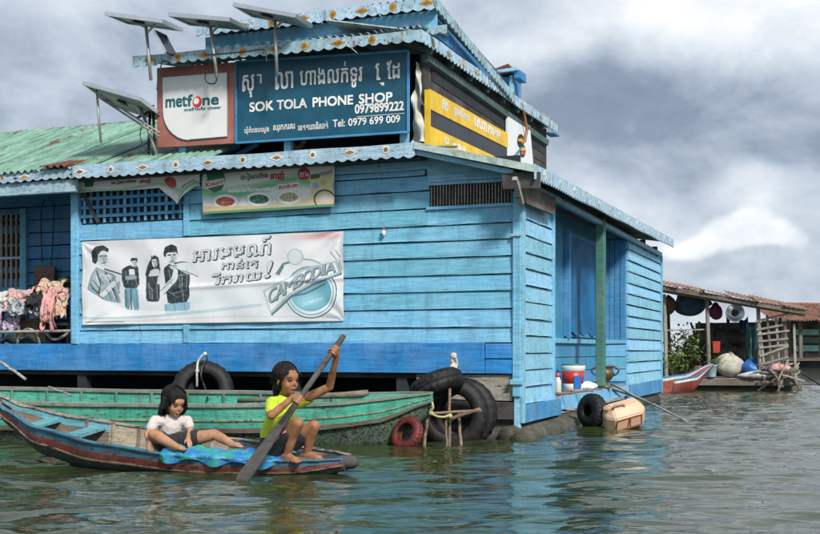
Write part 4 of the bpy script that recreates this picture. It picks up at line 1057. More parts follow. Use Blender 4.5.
# ================================================================ solar panels on poles
pole_m = plain('galvanised_pole', (.46, .47, .46), .4, .3, 10, metal=.6, dirt=.4, dirtcol=(.16, .10, .06))
cell_m = plain('solar_cell', (.012, .016, .03), .12, .3, 4, bump=0, dirt=.1)
alu = plain('aluminium', (.62, .64, .66), .35, .15, 10, metal=.8, dirt=.1)
back_m = plain('panel_back', (.50, .52, .52), .5, .15, 5, dirt=.3)
def solar(base_px, top_px, y0, size, rx_, ry_, rz_, off, label, legs=None, lean=0.0):
    x0, z0 = F(*base_px, y0); x1, z1 = F(*top_px, y0)
    t = thing('solar_panel', label, 'solar panel', (x0, y0, z0), HM, 'solar panels above the signs')
    MB().tube([(x0, y0, z0), (x1, y0, z1)], .019, 8).build('pole', pole_m, t, smooth=True)
    w_, l_ = size
    M = Matrix.Translation((x1 + off, y0, z1 + .06)) @ Matrix.Rotation(rz_, 4, 'Z') @ Matrix.Rotation(ry_, 4, 'Y') @ Matrix.Rotation(rx_, 4, 'X')
    P_ = lambda mb: MB().add([M @ Vector(p) for p in mb.v], mb.f)
    P_(MB().box(-w_ / 2 + .02, w_ / 2 - .02, -l_ / 2 + .02, l_ / 2 - .02, -.004, .012)).build('glass', cell_m, t)
    P_(MB().box(-w_ / 2 + .02, w_ / 2 - .02, -l_ / 2 + .02, l_ / 2 - .02, -.010, -.005)).build('back_sheet', back_m, t)
    for b in ((-w_ / 2, w_ / 2, -l_ / 2, -l_ / 2 + .03), (-w_ / 2, w_ / 2, l_ / 2 - .03, l_ / 2), (-w_ / 2, -w_ / 2 + .03, -l_ / 2 + .03, l_ / 2 - .03), (w_ / 2 - .03, w_ / 2, -l_ / 2 + .03, l_ / 2 - .03)):
        P_(MB().box(*b, -.03, .014)).build('frame_rail', alu, t)
    P_(MB().box(-.11, -.02, -.05, .05, -.035, -.011)).build('junction_box', blk, t)
    MB().bar((x1, y0, z1 - .09), M @ Vector((.14, 0, -.02)), .025, .02).build('bracket', pole_m, t)
    MB().bar((x1, y0, z1 - .02), M @ Vector((-.16, 0, -.02)), .025, .02).build('bracket', pole_m, t)
    return t
SPY = -.31
solar((151, 80), (146, 26), SPY, (.72, .52), R(5), R(11), R(8), -.02, 'solar panel on the pole standing at the far end of the upper eave')
solar((217, 78), (210.5, 26), SPY, (.74, .50), R(4), R(9), R(6), -.02, 'solar panel on the pole in front of the white panel sign')
solar((277, 76), (275, 20), SPY, (.74, .50), R(3), R(14), R(6), -.02, 'solar panel on the pole crossing the blue shop sign')
t = solar((158, 158), (140, 106), -.05, (.92, .62), R(-15), R(18), R(-6), -.17, 'large solar panel propped low over the green tin roof')
pA, pB = F(96, 84, -.2), F(101, 143, -.2)
MB().tube([(pA[0], -.2, pA[1]), (pB[0], -.2, pB[1])], .014, 6).build('prop', pole_m, t, smooth=True)
for k in (0, 3):
    pA, pB = F(97, 93 + k, -.22), F(160, 133 + k * 1.3, -.1)
    MB().tube([(pA[0], -.22, pA[1]), (pB[0], -.1, pB[1])], .013, 6).build('prop', grey_wood, t, smooth=True)
dk = plain('dark_pipe', (.02, .02, .02), .5)
for a, b_ in (((153, 110), (137, 118)), ((153, 105), (155, 160)), ((150, 112), (148, 160))):
    pA, pB = F(*a, .0), F(*b_, .05)
    MB().tube([(pA[0], 0, pA[1]), (pB[0], .05, pB[1])], .016, 6).build('prop', dk, t, smooth=True)
x0, z0 = F(172, 55, -.3); x1, z1 = F(160.5, 33, -.3)
t = thing('solar_panel', 'small narrow panel leaning edge-on against the upper eave', 'solar panel', (x0, -.3, z0), HM)
MB().bar((x0, -.3, z0), (x1, -.3, z1), .22, .02, (.8, 0, .6)).build('glass', cell_m, t)
MB().bar((x0 - .006, -.42, z0), (x1 - .006, -.42, z1), .02, .028, (.8, 0, .6)).build('frame_rail', alu, t)
# loose cables
def cable(pts, label, y0=-.3, r_=.008, cat='cable', mat=None, nm='cable'):
    P3 = [Vector((F(*p, y0)[0], y0, F(*p, y0)[1])) for p in pts]
    # smooth the path
    sm = []
    for i in range(len(P3) - 1):
        p0, p1, p2, p3 = P3[max(i - 1, 0)], P3[i], P3[i + 1], P3[min(i + 2, len(P3) - 1)]
        for k in range(5):
            t_ = k / 5
            sm.append(.5 * ((2 * p1) + (p2 - p0) * t_ + (2 * p0 - 5 * p1 + 4 * p2 - p3) * t_ ** 2 + (3 * p1 - p0 - 3 * p2 + p3) * t_ ** 3))
    sm.append(P3[-1])
    return solo(MB().tube(sm, r_, 6), nm, mat or dk, label, cat, sm[-1], HM, smooth=True)
cable([(207, 70), (205, 78), (208, 83), (215, 83), (217, 76), (217, 68)], 'black cable looped over the white panel sign')
cable([(170, 62), (163, 61), (161, 66), (158, 80), (157, 90)], 'black cable bent over the eave down the red frame', -.32)
cable([(205, 55), (225, 53.5), (250, 51), (264, 49.5), (266, 56), (267, 62)], 'black cable along the upper scalloped eave', -.33)
cable([(45, 200), (42, 206), (41, 225), (42, 262)], 'black cord hanging on the recessed wall beside the window', LB - .08)
cable([(48, 198), (54, 205), (53, 235), (51, 270)], 'long black cord looped down to the brown board', LB - .1)
cable([(155, 110), (146, 118), (140, 135), (147, 150), (155, 152)], 'thin black wire curling below the large solar panel', -.04, .006)
# small white lamp on the planks
lx, lz = F(384, 232, -.05)
lm = thing('wall_lamp', 'small white bulb on the blue planks beside the large banner', 'lamp', (lx, -.03, lz - .03), HM)
MB().ball((lx, -.06, lz - .01), (.022, .022, .034), 10, 8).build('bulb', sign_white, lm, smooth=True)
MB().lathe([(.014, 0), (.016, .02), (.012, .03)], 10, Matrix.Translation((lx, -.058, lz + .012))).build('holder', red_ink, lm)
# ================================================================ boats
def interp(tab, s):
    for (a, va), (b, vb) in zip(tab[:-1], tab[1:]):
        if s <= b:
            t = max(0.0, (s - a) / (b - a)); t = t * t * (3 - 2 * t) * .5 + t * .5
            return va + (vb - va) * t
    return tab[-1][1]
class Hull:
    def __init__(s, A, B, wt, gt, kt, heel=0.0, full=.62):
        A, B = Vector((*A, 0)), Vector((*B, 0)); d_ = B - A
        s.L = d_.length; s.wt, s.gt, s.kt, s.full = wt, gt, kt, full
        s.fr = Matrix.Translation(A) @ Matrix.Rotation(math.atan2(d_.y, d_.x), 4, 'Z') @ Matrix.Rotation(heel, 4, 'X')
    def pt(s, u, t, sd, off=0.0):                # u along, t keel -> gunwale, sd -1 near side / +1 far side
        w_, g, k = interp(s.wt, u), interp(s.gt, u), interp(s.kt, u)
        y = w_ * math.sin(t * math.pi / 2) ** s.full; z = k + (g - k) * (1 - math.cos(t * math.pi / 2)) ** .8
        return Vector((u * s.L, sd * max(.004, y + off), z))
    def strake(s, name, mat, root, t0, t1, sd, u0=0., u1=1., n=44, out=.0, th=.026, m=3, parent=None):
        mb = MB(); rows = []
        for i in range(n + 1):
            u = u0 + (u1 - u0) * i / n
            o_ = [s.pt(u, t0 + (t1 - t0) * j / m, sd, out) for j in range(m + 1)]
            i_ = [s.pt(u, t0 + (t1 - t0) * j / m, sd, out - th) for j in range(m, -1, -1)]
            rows.append(o_ + i_)
        k = len(rows[0]); vs = [p for r_ in rows for p in r_]; fs = []
        for i in range(n):
            for j in range(k):
                j2 = (j + 1) % k; fs.append((i * k + j, i * k + j2, (i + 1) * k + j2, (i + 1) * k + j))
        fs += [tuple(range(k)), tuple(n * k + j for j in range(k))]
        return mb.add(vs, fs).build(name, mat, parent or root)
    def world(s, p): return s.fr @ Vector(p)
boat_red = painted('boat_red', (.30, .05, .025), chips=1.15, dirt=.75, under=(.05, .04, .03), var=.5)
boat_blue = painted('boat_blue', (.02, .16, .28), chips=1.0, dirt=.7, under=(.06, .06, .05), var=.5)
boat_cream = painted('boat_cream', (.40, .34, .22), chips=1.2, dirt=.8, under=(.06, .05, .04), var=.5)
hull_dark = painted('hull_dark', (.022, .035, .030), under=(.16, .18, .15), chips=.75, var=.7, dirt=.6, dirtcol=(.02, .05, .035), rough=.6)
hull_moss = painted('hull_moss', (.035, .075, .045), under=(.008, .014, .012), chips=1.2, var=.7, dirt=.7, dirtcol=(.10, .19, .10), rough=.8, bump=1.0, grain=(5, 6, 9))
wood_in = painted('wood_in', (.34, .28, .20), under=(.14, .11, .08), chips=.7, var=.5, dirt=.5, rough=.75)
teal_in = painted('teal_in', (.10, .34, .38), under=(.20, .18, .14), chips=.7, var=.4, dirt=.4)
# --- green longboat moored along the house
GB = Hull((-6.3, 11.75), (.22, 10.42), [(0, .10), (.12, .40), (.35, .52), (.7, .50), (.88, .33), (.96, .16), (1, .03)],
          [(0, .62), (.2, .47), (.5, .44), (.85, .44), (1, .50)], [(0, .3), (.1, -.05), (.3, -.22), (.8, -.2), (.93, -.06), (1, .30)], R(5.2), .5)
gb = thing('wooden_boat', 'long emerald green wooden boat moored along the blue house', 'boat', (0, 0, 0), GB.fr)
for sd in (-1, 1):
    GB.strake('hull', hull_moss, gb, 0, .69, sd, m=6)
    GB.strake('strake', paint_mint, gb, .70, .985, sd, out=.008)
    GB.strake('rub_rail', old_wood, gb, .665, .72, sd, out=.035, th=.03, m=1)
    GB.strake('rub_rail', boat_cream, gb, .80, .815, sd, out=.018, th=.02, m=1)
    GB.strake('gunwale', painted('gunwale_wood%d' % sd, (.20, .22, .17), chips=.7, dirt=.5), gb, .965, 1.0, sd, out=.03, th=.07, m=1)
for u in (.3, .42, .55, .66, .78):
    w_ = interp(GB.wt, u); g = interp(GB.gt, u)
    MB().box(u * GB.L - .09, u * GB.L + .09, -w_ + .04, w_ - .04, g - .16, g - .13, .004).build('thwart', paint_mint if u != .55 else old_wood, gb)
for i in range(14):
    u = .12 + i * .06; mb = MB()
    for sd in (-1, 1):
        MB().tube([GB.pt(u, t, sd, -.03) for t in (.2, .5, .8, .97)], .016, 6).build('rib', paint_green, gb)
MB().grid(lambda a, b: Vector(((.1 + .8 * a) * GB.L, (b - .5) * 1.1 * interp(GB.wt, .1 + .8 * a), .02 + .0 * b)), 20, 2).build('floor_boards', old_wood, gb)
MB().prism([(.90, -.8), (.90, .8), (.99, .3), (.99, -.3)], lambda a, b, t: (a * GB.L, b * interp(GB.wt, a) * 1.1, interp(GB.gt, a) - .03 + t), 0, .02).build('bow_deck', paint_mint, gb)
# poles lying in and on the boats
def stick(name, a, b, r0, r1, mat, label, cat, mid=None, n=7, group=None):
    a, b = Vector(a), Vector(b); pts = [a.lerp(b, i / 6) + Vector((random.uniform(-.006, .006), 0, random.uniform(-.006, .006))) for i in range(7)]
    low = a if a.z < b.z else b
    return solo(MB().tube(pts, [r0 + (r1 - r0) * i / 6 for i in range(7)], n, wob=.06), name, mat, label, cat, low, smooth=True, group=group)
stick('wooden_pole', W(238, 401.5, 10.75), W(368, 393, 10.2), .022, .03, old_wood, 'brown wooden pole lying across the green boat near its bow', 'pole')
stick('bamboo_pole', W(-6, 358, 11.4), W(26, 379, 11.1), .016, .016, grey_wood, 'pale stick leaning on the long green boat below the clothes', 'pole')
stick('bamboo_pole', W(49, 387, 10.9), W(70, 394.5, 10.75), .011, .011, grey_wood, 'short white stick resting on the edge of the green boat', 'pole')
# --- small sampan in front
SB = Hull((-3.40, 9.02), (-.46, 8.02), [(0, .02), (.06, .10), (.2, .25), (.4, .35), (.65, .36), (.85, .27), (.95, .17), (1, .075)],
          [(0, .56), (.07, .44), (.2, .33), (.4, .24), (.62, .17), (.85, .135), (1, .125)], [(0, .47), (.06, .28), (.18, .06), (.35, -.06), (.7, -.09), (.9, -.06), (1, .02)], R(6.0), .55)
sb = thing('sampan', 'small worn sampan with blue, red and cream painted bands carrying two girls', 'boat', (0, 0, 0), SB.fr)
for sd in (-1, 1):
    SB.strake('hull', hull_dark, sb, 0, .62, sd, m=6)
    SB.strake('red_strake', boat_red, sb, .63, .80, sd, out=.010)
    SB.strake('cream_line', boat_cream, sb, .60, .635, sd, out=.020, th=.02, m=1)
    SB.strake('blue_strake', boat_blue, sb, .80, .99, sd, out=.006)
    SB.strake('gunwale', boat_cream if sd > 0 else boat_blue, sb, .975, 1.0, sd, out=.022, th=.05, m=1)
    SB.strake('inner_plank', teal_in, sb, .80, .93, sd, out=-.03, th=.012, u0=.03, u1=.30, m=1)
MB().tube([SB.pt(0, t, 1) * 1 for t in (0, .5, 1)], .022, 6).build('stem', boat_red, sb)
for u in (.15, .27):
    w_ = interp(SB.wt, u) - .03; g = interp(SB.gt, u)
    MB().box(u * SB.L - .075, u * SB.L + .075, -w_, w_, g - .075, g - .05, .004).build('thwart', teal_in, sb)
for i in range(5):
    y = -.25 + i * .102
    MB().box(.38 * SB.L, .68 * SB.L, y, y + .096, .02, .038, .003).build('floor_board', wood_in, sb)
for i in range(7):
    u = .24 + i * .07
    MB().tube([SB.pt(u, t, 1, -.035) for t in (.30, .5, .7, .9, .97)], .017, 6).build('rib', wood_in if i % 2 else old_wood, sb)
    MB().tube([SB.pt(u, t, -1, -.035) for t in (.30, .5, .7, .9, .97)], .017, 6).build('rib', old_wood, sb)
for sd in (-1, 1):
    SB.strake('lining_plank', old_wood, sb, .12, .79, sd, out=-.030, th=.010, u0=.05, u1=.30, n=12, m=5)
for i in range(4):                                                       # pale planks lining the far side
    u0 = .30 + i * .085
    SB.strake('lining_plank', wood_in, sb, .30, .95, 1, out=-.028, th=.008, u0=u0, u1=u0 + .081, n=3, m=4)
for i in range(5):                                                       # bow deck
    u0, u1 = .70 + i * .058, .70 + i * .058 + .054
    mb = MB(); w0, w1 = interp(SB.wt, u0) - .012, interp(SB.wt, u1) - .012
    z0, z1 = interp(SB.gt, u0) - .022, interp(SB.gt, u1) - .022
    mb.add([(u0 * SB.L, -w0, z0), (u1 * SB.L, -w1, z1), (u1 * SB.L, w1, z1), (u0 * SB.L, w0, z0), (u0 * SB.L, -w0, z0 - .02), (u1 * SB.L, -w1, z1 - .02), (u1 * SB.L, w1, z1 - .02), (u0 * SB.L, w0, z0 - .02)],
           [(0, 1, 2, 3), (7, 6, 5, 4), (0, 4, 5, 1), (1, 5, 6, 2), (2, 6, 7, 3), (3, 7, 4, 0)]).build('deck_plank', old_wood if i % 2 else dark_wood, sb)
MB().tube([(SB.L * .965, 0, .07), (SB.L * .995, 0, .08), (SB.L * 1.018, 0, .085), (SB.L * 1.03, 0, .085)], [.045, .050, .044, .022], 10, wob=.14).build('prow_block', dark_wood, sb, smooth=True)
# teal and blue plastic sheet drooping over the edge of the sampan
sheet_teal = None
def make_sheet():
    m, t, b = pbr('teal_sheet')
    oc = t.add('ShaderNodeTexCoord').outputs['Object']
    wv = t.noise(t.mapping(oc, (1, 2, 2)), 5.5, 3, .55, .8)
    t.l.new(t.ramp(wv, [(.42, (.02, .16, .40)), (.50, (.03, .27, .40)), (.57, (.03, .27, .19))]), b.inputs['Base Color'])
    b.inputs['Roughness'].default_value = .5
    mb = MB()
    def fn(a, c):
        u = .575 + .30 * a; w_ = interp(SB.wt, u); g = interp(SB.gt, u)
        q = c * (.24 + .05 + .025 * math.sin(a * 17))                        # arc length from inside to outside
        fold = .016 * noise.noise((a * 9, c * 3.2, .3)) + .010 * noise.noise((a * 22, c * 7, 4.3)) + .006 * math.sin(a * 26 + c * 11 + 3 * noise.noise((a * 4, c * 3, 7)))
        if q < .24: y, z = -w_ + .24 - q, g + .010 + .018 * math.sin(min(1, q / .24) * math.pi) + max(-.008, fold) * 1.3
        else: y, z = -w_ - .028 - fold * .5 - .02 * math.sin(a * 31), g + .012 - (q - .24) * 1.0
        return Vector((u * SB.L, y, z))
    mb.grid(fn, 120, 26)
    off = Vector(fn(.5, .5))
    o = mb.build('plastic_sheet', m, None, smooth=True)
    o.data.transform(Matrix.Translation(-off)); o.matrix_world = SB.fr @ Matrix.Translation(off)
    tag(o, 'teal and blue plastic sheet draped over the edge of the sampan', 'sheet')
make_sheet()

# ================================================================ tyres and the lashed sticks
rubber = plain('rubber', (.0075, .0075, .008), .6, .6, 14, bump=1.0, dirt=.22, dirtcol=(.085, .08, .07), spec=.35)
rope_m = plain('rope_fibre', (.50, .45, .36), .8, .4, 40, bump=.5, dirt=.4, dirtcol=(.12, .10, .08))
def tyre(c, axis, R_, r_, label, lug=.006, n=96, mat=None, group=None):
    # cross-section with flat tread and beads, grooved treads
    prof = [(-.62, -.75), (-.45, -.98), (.15, -1.0), (.62, -.86), (.86, -.62), (1.0, -.45), (1.0, -.16), (.93, -.12), (.93, -.05), (1.0, 0), (1.0, .2), (.93, .24), (1.0, .30), (1.0, .45), (.86, .62), (.62, .86), (.15, 1.0), (-.45, .98), (-.62, .75), (-.50, .62), (.1, .80), (.62, .55), (.72, 0), (.62, -.55), (.1, -.80), (-.50, -.62)]
    q = Vector(axis).normalized().to_track_quat('Z', 'Y').to_matrix()
    vs, fs = [], []; k = len(prof)
    for i in range(n):
        a = 2 * math.pi * i / n
        for j, (pr, pz) in enumerate(prof):
            rr = R_ - r_ + r_ * pr
            if 4 <= j <= 14 and (i + 2 * (j > 9)) % 4 < 2: rr -= 1.3 * lug * (1 if abs(pz) > .25 else .4)
            vs.append(Vector(c) + q @ Vector((rr * math.cos(a), rr * math.sin(a), pz * r_ * 1.05)))
    for i in range(n):
        for j in range(k):
            i2, j2 = (i + 1) % n, (j + 1) % k; fs.append((i * k + j, i2 * k + j, i2 * k + j2, i * k + j2))
    return solo(MB().add(vs, fs), 'tyre', mat or rubber, label, 'tyre', Vector(c) - Vector((0, 0, R_ * .8)), smooth=True, group=group)
tyre(W(203, 391, 12.0), (.12, -1, .28), .335, .10, 'black tyre hung on white rope between house and green boat')
tyre(W(452, 414, 10.95), (-.15, -1, .10), .365, .10, 'large black tyre standing in the water behind lashed sticks', lug=.007)
tyre(W(437, 386, 10.78), (-.36, .26, .89), .275, .105, 'worn tyre resting slanted on top of the large standing tyre', lug=.006)
tyre(W(407, 434, 10.25), (-.55, -.70, .42), .17, .05, 'small red streaked tyre half sunk beside the green bow', mat=plain('red_rubber', (.12, .012, .010), .6, .6, 10, bump=.8, dirt=1.0, dirtcol=(.012, .011, .01), stretch=(2, 2, 2)))
tyre(W(462, 413, 11.15), (-.2, -1, .05), .36, .10, 'second large tyre leaning behind the standing one against the skirting', lug=.007)
tyre(W(592, 411, 12.8), (-.80, -.55, .08), .205, .085, 'small black tyre hanging at the porch edge', lug=.006)
def rope(pts, r_, label, mat=None, knots=()):
    P3 = [Vector(p) for p in pts]; sm = []
    for i in range(len(P3) - 1):
        p0, p1, p2, p3 = P3[max(i - 1, 0)], P3[i], P3[i + 1], P3[min(i + 2, len(P3) - 1)]
        for k in range(4):
            t_ = k / 4
            sm.append(.5 * ((2 * p1) + (p2 - p0) * t_ + (2 * p0 - 5 * p1 + 4 * p2 - p3) * t_ ** 2 + (3 * p1 - p0 - 3 * p2 + p3) * t_ ** 3))
    sm.append(P3[-1])
    mb = MB().tube(sm, r_, 7, wob=.12)
    for k in knots: mb.ball(k, r_ * 2.0, 8, 6)
    return solo(mb, 'rope', mat or rope_m, label, 'rope', min(sm, key=lambda p: p.z), smooth=True)
D = 11.86
rope([W(205, 353, D), W(201, 357, D), W(198, 362, D), W(197, 370, D - .05), W(197, 378, D - .06), W(197, 387, D - .03)], .012, 'white knotted rope holding the tyre above the green boat', ornament_white, (W(205, 354, D), W(197, 371, D - .05)))
rope([W(206, 354, D), W(207, 360, D), W(203, 366, D), W(201, 376, D - .06), W(205, 388, D - .05), W(208, 400, 11.2)], .011, 'thin rope trailing from the hanging tyre into the green boat', dk)
D = 10.95
rope([W(454, 355, D), W(452, 361, D), W(455, 366, D), W(452, 372, D - .05), W(450, 377, D - .1)], .018, 'pale rope tying the slanted tyre to the floor beam', None, (W(453.5, 356, D), W(453, 367, D)))
rope([W(455, 356, D - .02), W(457, 364, D), W(454, 371, D - .06)], .014, 'short second strand of rope above the slanted tyre')
def lash(a, b, r_, label):
    return stick('lashed_stick', W(*a), W(*b), r_, r_ * .85, rack_m, label, 'stick', group='sticks lashed in front of the tyres')
rack_m = painted('stick_bark', (.26, .17, .11), under=(.42, .34, .25), chips=.9, var=.5, dirt=.5, rough=.75)
lash((402, 415, 10.5), (482, 411, 10.35), .016, 'long crosswise stick lashed in front of the large tyre')
lash((446, 420, 10.4), (480, 409, 10.3), .020, 'reddish stick end slanting across the large tyre')
lash((424, 452, 10.45), (428, 405, 10.45), .018, 'dark upright stick at the slanted tyre end of the rack')
lash((449, 455, 10.42), (450, 389, 10.5), .016, 'tall bent upright stick in the middle of the rack')
lash((461, 452, 10.45), (459, 412, 10.45), .016, 'short upright stick on the far end of the rack')
lash((447, 453, 10.38), (446, 420, 10.38), .013, 'thin pale stick half sunk between two uprights')
rope([W(432, 402, 10.3), W(433, 408, 10.28), W(430, 412, 10.3), W(436, 416, 10.28), W(444, 417, 10.32), W(450, 415, 10.36)], .012, 'yellowish lashing wound round the crosswise stick', plain('yellow_rope', (.42, .40, .18), .8, .4, 30), (W(431, 413, 10.3), W(450, 416, 10.36)))

# ================================================================ floating plastic container and porch things
def container():
    c = G(623, 428) + Vector((0, .0, .14))
    t = thing('plastic_container', 'beige faceted plastic container floating beside the porch', 'container', (c.x, c.y, 0), None)
    pl_ = plain('container_plastic', (.62, .42, .27), .45, .15, 4, bump=.15, dirt=.25, dirtcol=(.25, .16, .10))
    rd = plain('container_red', (.30, .035, .02), .5, .3, 9, bump=0)
    M = Matrix.Translation(c) @ Matrix.Rotation(R(14), 4, 'Z') @ Matrix.Rotation(R(-14), 4, 'Y') @ Matrix.Rotation(R(28), 4, 'X')
    bm = bmesh.new(); bmesh.ops.create_cube(bm, size=1.0, matrix=Matrix.Diagonal((.50, .30, .34, 1)))
    bmesh.ops.bevel(bm, geom=bm.edges[:], offset=.085, segments=1, affect='EDGES')
    bmesh.ops.bevel(bm, geom=bm.edges[:], offset=.012, segments=2, affect='EDGES')
    bm.transform(M)
    mb = MB(); mb.v = [tuple(v.co) for v in bm.verts]; mb.f = [tuple(v.index for v in f.verts) for f in bm.faces] if bm.verts.index_update() is None else []
    bm.free()
    mb.build('body', pl_, t, smooth=False)
    def outline(cx_, cz_, w_, h_, y, sk):
        for a, b in (((-1, -1), (1, -1)), ((1, -1), (1, 1)), ((1, 1), (-1, 1)), ((-1, 1), (-1, -1))):
            p0 = M @ Vector((cx_ + a[0] * w_ + a[1] * sk, y, cz_ + a[1] * h_)); p1 = M @ Vector((cx_ + b[0] * w_ + b[1] * sk, y, cz_ + b[1] * h_))
            MB().bar(p0, p1, .010, .010).build('red_outline', rd, t)
    outline(-.085, .0, .075, .065, -.152, .012); outline(.085, .0, .072, .065, -.152, .0)
    MB().box(-.16, .14, -.1515, -.150, -.085, -.08).v
    MB().tube([M @ Vector(p) for p in ((-.16, -.05, .17), (-.13, -.05, .215), (-.04, -.05, .215), (-.01, -.05, .17))], .016, 7).build('handle', pl_, t, smooth=True)
    MB().lathe([(.035, 0), (.038, .01), (.034, .035), (.01, .038)], 14, M @ Matrix.Translation((-.2, 0, .155)) @ Matrix.Rotation(R(-35), 4, 'Y')).build('cap', pl_, t)
container()
stick('bamboo_pole', HM @ Vector((.06, S(611, 384, .06)[0], S(611, 384, .06)[1])), G(692, 424, -.03), .015, .013, grey_wood, 'thin pole slanting from the porch post into the water', 'pole')
stick('bamboo_pole', HM @ Vector((.05, S(613, 389, .06)[0], S(613, 389, .06)[1])), G(660, 404, .02), .017, .015, dark_wood, 'short dark pole slanting from the porch over the container', 'pole')
FZ = .372                                                             # porch floor
def on_porch(px, x0): return HM @ Vector((x0, S(px, 380, x0)[0], FZ))
bl = plain('bucket_red', (.50, .035, .02), .4, .15, 5, bump=0, dirt=.2); bw = plain('bucket_white', (.66, .66, .62), .4, .1, 5, bump=0, dirt=.2)
bb = plain('bucket_blue', (.02, .13, .40), .4, .1, 5, bump=0, dirt=.2); gl = plain('lid_green', (.03, .22, .15), .4, .1, 5, bump=0, dirt=.2)
c = on_porch(573, -.14)
t = thing('paint_bucket', 'red and white paint bucket with green lid on the porch', 'bucket', c)
T_ = Matrix.Translation(c)
MB().lathe([(.115, 0), (.125, .005), (.132, .12)], 24, T_).build('body', bw, t, smooth=True)
MB().lathe([(.1335, .10), (.147, .255)], 24, T_).build('label_band', bl, t, smooth=True)
MB().lathe([(.146, .25), (.155, .275), (.158, .30), (.156, .325), (.145, .33)], 24, T_).build('rim', bw, t, smooth=True)
MB().lathe([(.148, .325), (.150, .345), (.13, .35)], 24, T_).build('lid', gl, t, smooth=True)
a0 = -1.25
MB().grid(lambda u, v: c + Vector(((.137 + .014 * v) * math.cos(a0 + (u - .5) * .75), (.137 + .014 * v) * math.sin(a0 + (u - .5) * .75), .03 + v * .17)), 8, 3).build('blue_drop_mark', bb, t, smooth=True)
c = on_porch(557.5, -.02); pk = plain('pink_plastic', (.55, .08, .16), .4); T_ = Matrix.Translation(c)
t = thing('plastic_bottle', 'small pale bottle with pink cap beside the paint bucket', 'bottle', c)
MB().lathe([(.04, 0), (.045, .01), (.045, .16), (.03, .20), (.018, .215)], 14, T_).build('body', bw, t, smooth=True)
MB().lathe([(.024, .212), (.026, .22), (.024, .26), (.01, .265)], 14, T_).build('cap', pk, t, smooth=True)
brass = plain('old_brass', (.11, .085, .045), .5, .5, 8, metal=.4, dirt=.6)
c = on_porch(605, .0); T_ = Matrix.Translation(c)
t = thing('brass_urn', 'dark brass urn with two handles at the foot of the green post', 'urn', c)
MB().lathe([(.10, 0), (.105, .015), (.06, .04), (.045, .075), (.10, .13), (.135, .19), (.12, .235), (.095, .26), (.13, .295), (.138, .31), (.11, .30), (.08, .26)], 20, T_).build('body', brass, t, smooth=True)
for s_ in (-1, 1):
    MB().tube([c + Vector((s_ * (.12 + .07 * math.sin(k / 6 * math.pi)), -.02, .17 + .13 * k / 6)) for k in range(7)], .013, 7).build('handle', brass, t, smooth=True)
c = on_porch(587, -.02)
crumple = lambda c_, rx_, ry_, rz_, sd: MB().grid(lambda u, v: Vector(c_) + Vector((rx_ * math.sin(v * math.pi) * math.cos(u * 6.2832) * (1 + .25 * noise.noise((math.cos(u * 6.28) * 2 + sd, math.sin(u * 6.28) * 2, v * 3))), ry_ * math.sin(v * math.pi) * math.sin(u * 6.2832) * (1 + .25 * noise.noise((math.cos(u * 6.28) * 2, sd, v * 4))), rz_ * (1 - math.cos(v * math.pi)) * .5 * (1 + .35 * noise.noise((math.cos(u * 6.28) * 3, math.sin(u * 6.28) * 3, sd + v))))), 26, 12)
solo(crumple(c, .13, .09, .10, 1.7), 'plastic_bag', sign_white, 'crumpled white plastic bag between paint bucket and urn', 'bag', c, smooth=True)
for k, (px, x0, ln) in enumerate(((560, .02, .35), (575, .03, .5))):
    c = on_porch(px, x0)
    stick('driftwood', c + Vector((-.06, -.05, .02)), c + Vector((ln * .45, -ln * .15, .03)), .018, .012, rack_m, ('short stick lying on the porch before the bottle', 'longer stick lying on the porch before the paint bucket')[k], 'stick')

# ================================================================ clothes and junk on the left deck
cl_cols = dict(pink=(.55, .22, .20), grey=(.30, .31, .33), black=(.02, .022, .026), lilac=(.40, .30, .42), white=(.60, .60, .58), peach=(.62, .34, .20), print_=(.42, .30, .30), blue=(.16, .30, .42))
cl_m = {k: plain('cloth_' + k.strip('_'), v, .85, .45, 9, bump=.5, dirt=.35, dirtcol=(.10, .08, .08)) for k, v in cl_cols.items()}
cl_m['print_'] = printed('cotton_pink', (.55, .30, .28), (.50, .42, .40)); cl_m['peach'] = printed('cotton_peach', (.58, .36, .24), (.55, .48, .42), 34); cl_m['pink'] = printed('cotton_rose', (.60, .28, .26), (.56, .36, .33), 18); cl_m['grey'] = printed('cotton_grey', (.26, .29, .33), (.42, .44, .46), 15); cl_m['lilac'] = printed('cotton_lilac', (.42, .34, .45), (.50, .44, .52), 12)
def cloth(px0, px1, py0, py1, y0, mat, label, fold=5, sag=.1, seed=0, skew=0.0, cat='clothing'):
    # a garment thrown over the pile: folds run down it, ragged lower edge
    a0, zt = F(px0, py0, y0); a1, _z = F(px1, py0, y0); zb = F(px0, py1, y0)[1]
    def fn(u, v):
        nz = noise.noise((u * 3 + seed, v * 3, seed * .7)); n2 = noise.noise((u * 9 + seed, v * 5, seed))
        lo = 1 + .25 * noise.noise((u * 5, seed, 1.3))
        vv = v * lo
        x = a0 + (a1 - a0) * (u + .10 * nz) + skew * vv
        return Vector((x, y0 - .07 * math.sin(min(1, vv) * 2.2) - .028 * math.sin(u * fold * 6.28 + n2 * 3 + seed) * min(1, vv * 2) - .05 * nz - .012 * noise.noise((u * 14 + seed, v * 12, 3.3)), zt + (zb - zt) * vv - sag * .5 * math.sin(u * 3.14) * (1 - v) + .05 * n2))
    mb = MB().grid(fn, 44, 32)
    # a short part lies back over the pile
    mb2 = MB().grid(lambda u, v: Vector(fn(u, 0)) + Vector((0, .16 * v, .03 * math.sin(v * 3.1) - .03 * v)), 30, 4)
    mb.add(mb2.v, mb2.f)
    return solo(mb, 'garment', mat, label, cat, fn(.5, 1), HM, smooth=True)
x0, z0 = F(18, 333, .25); x1, _ = F(68, 333, .25)
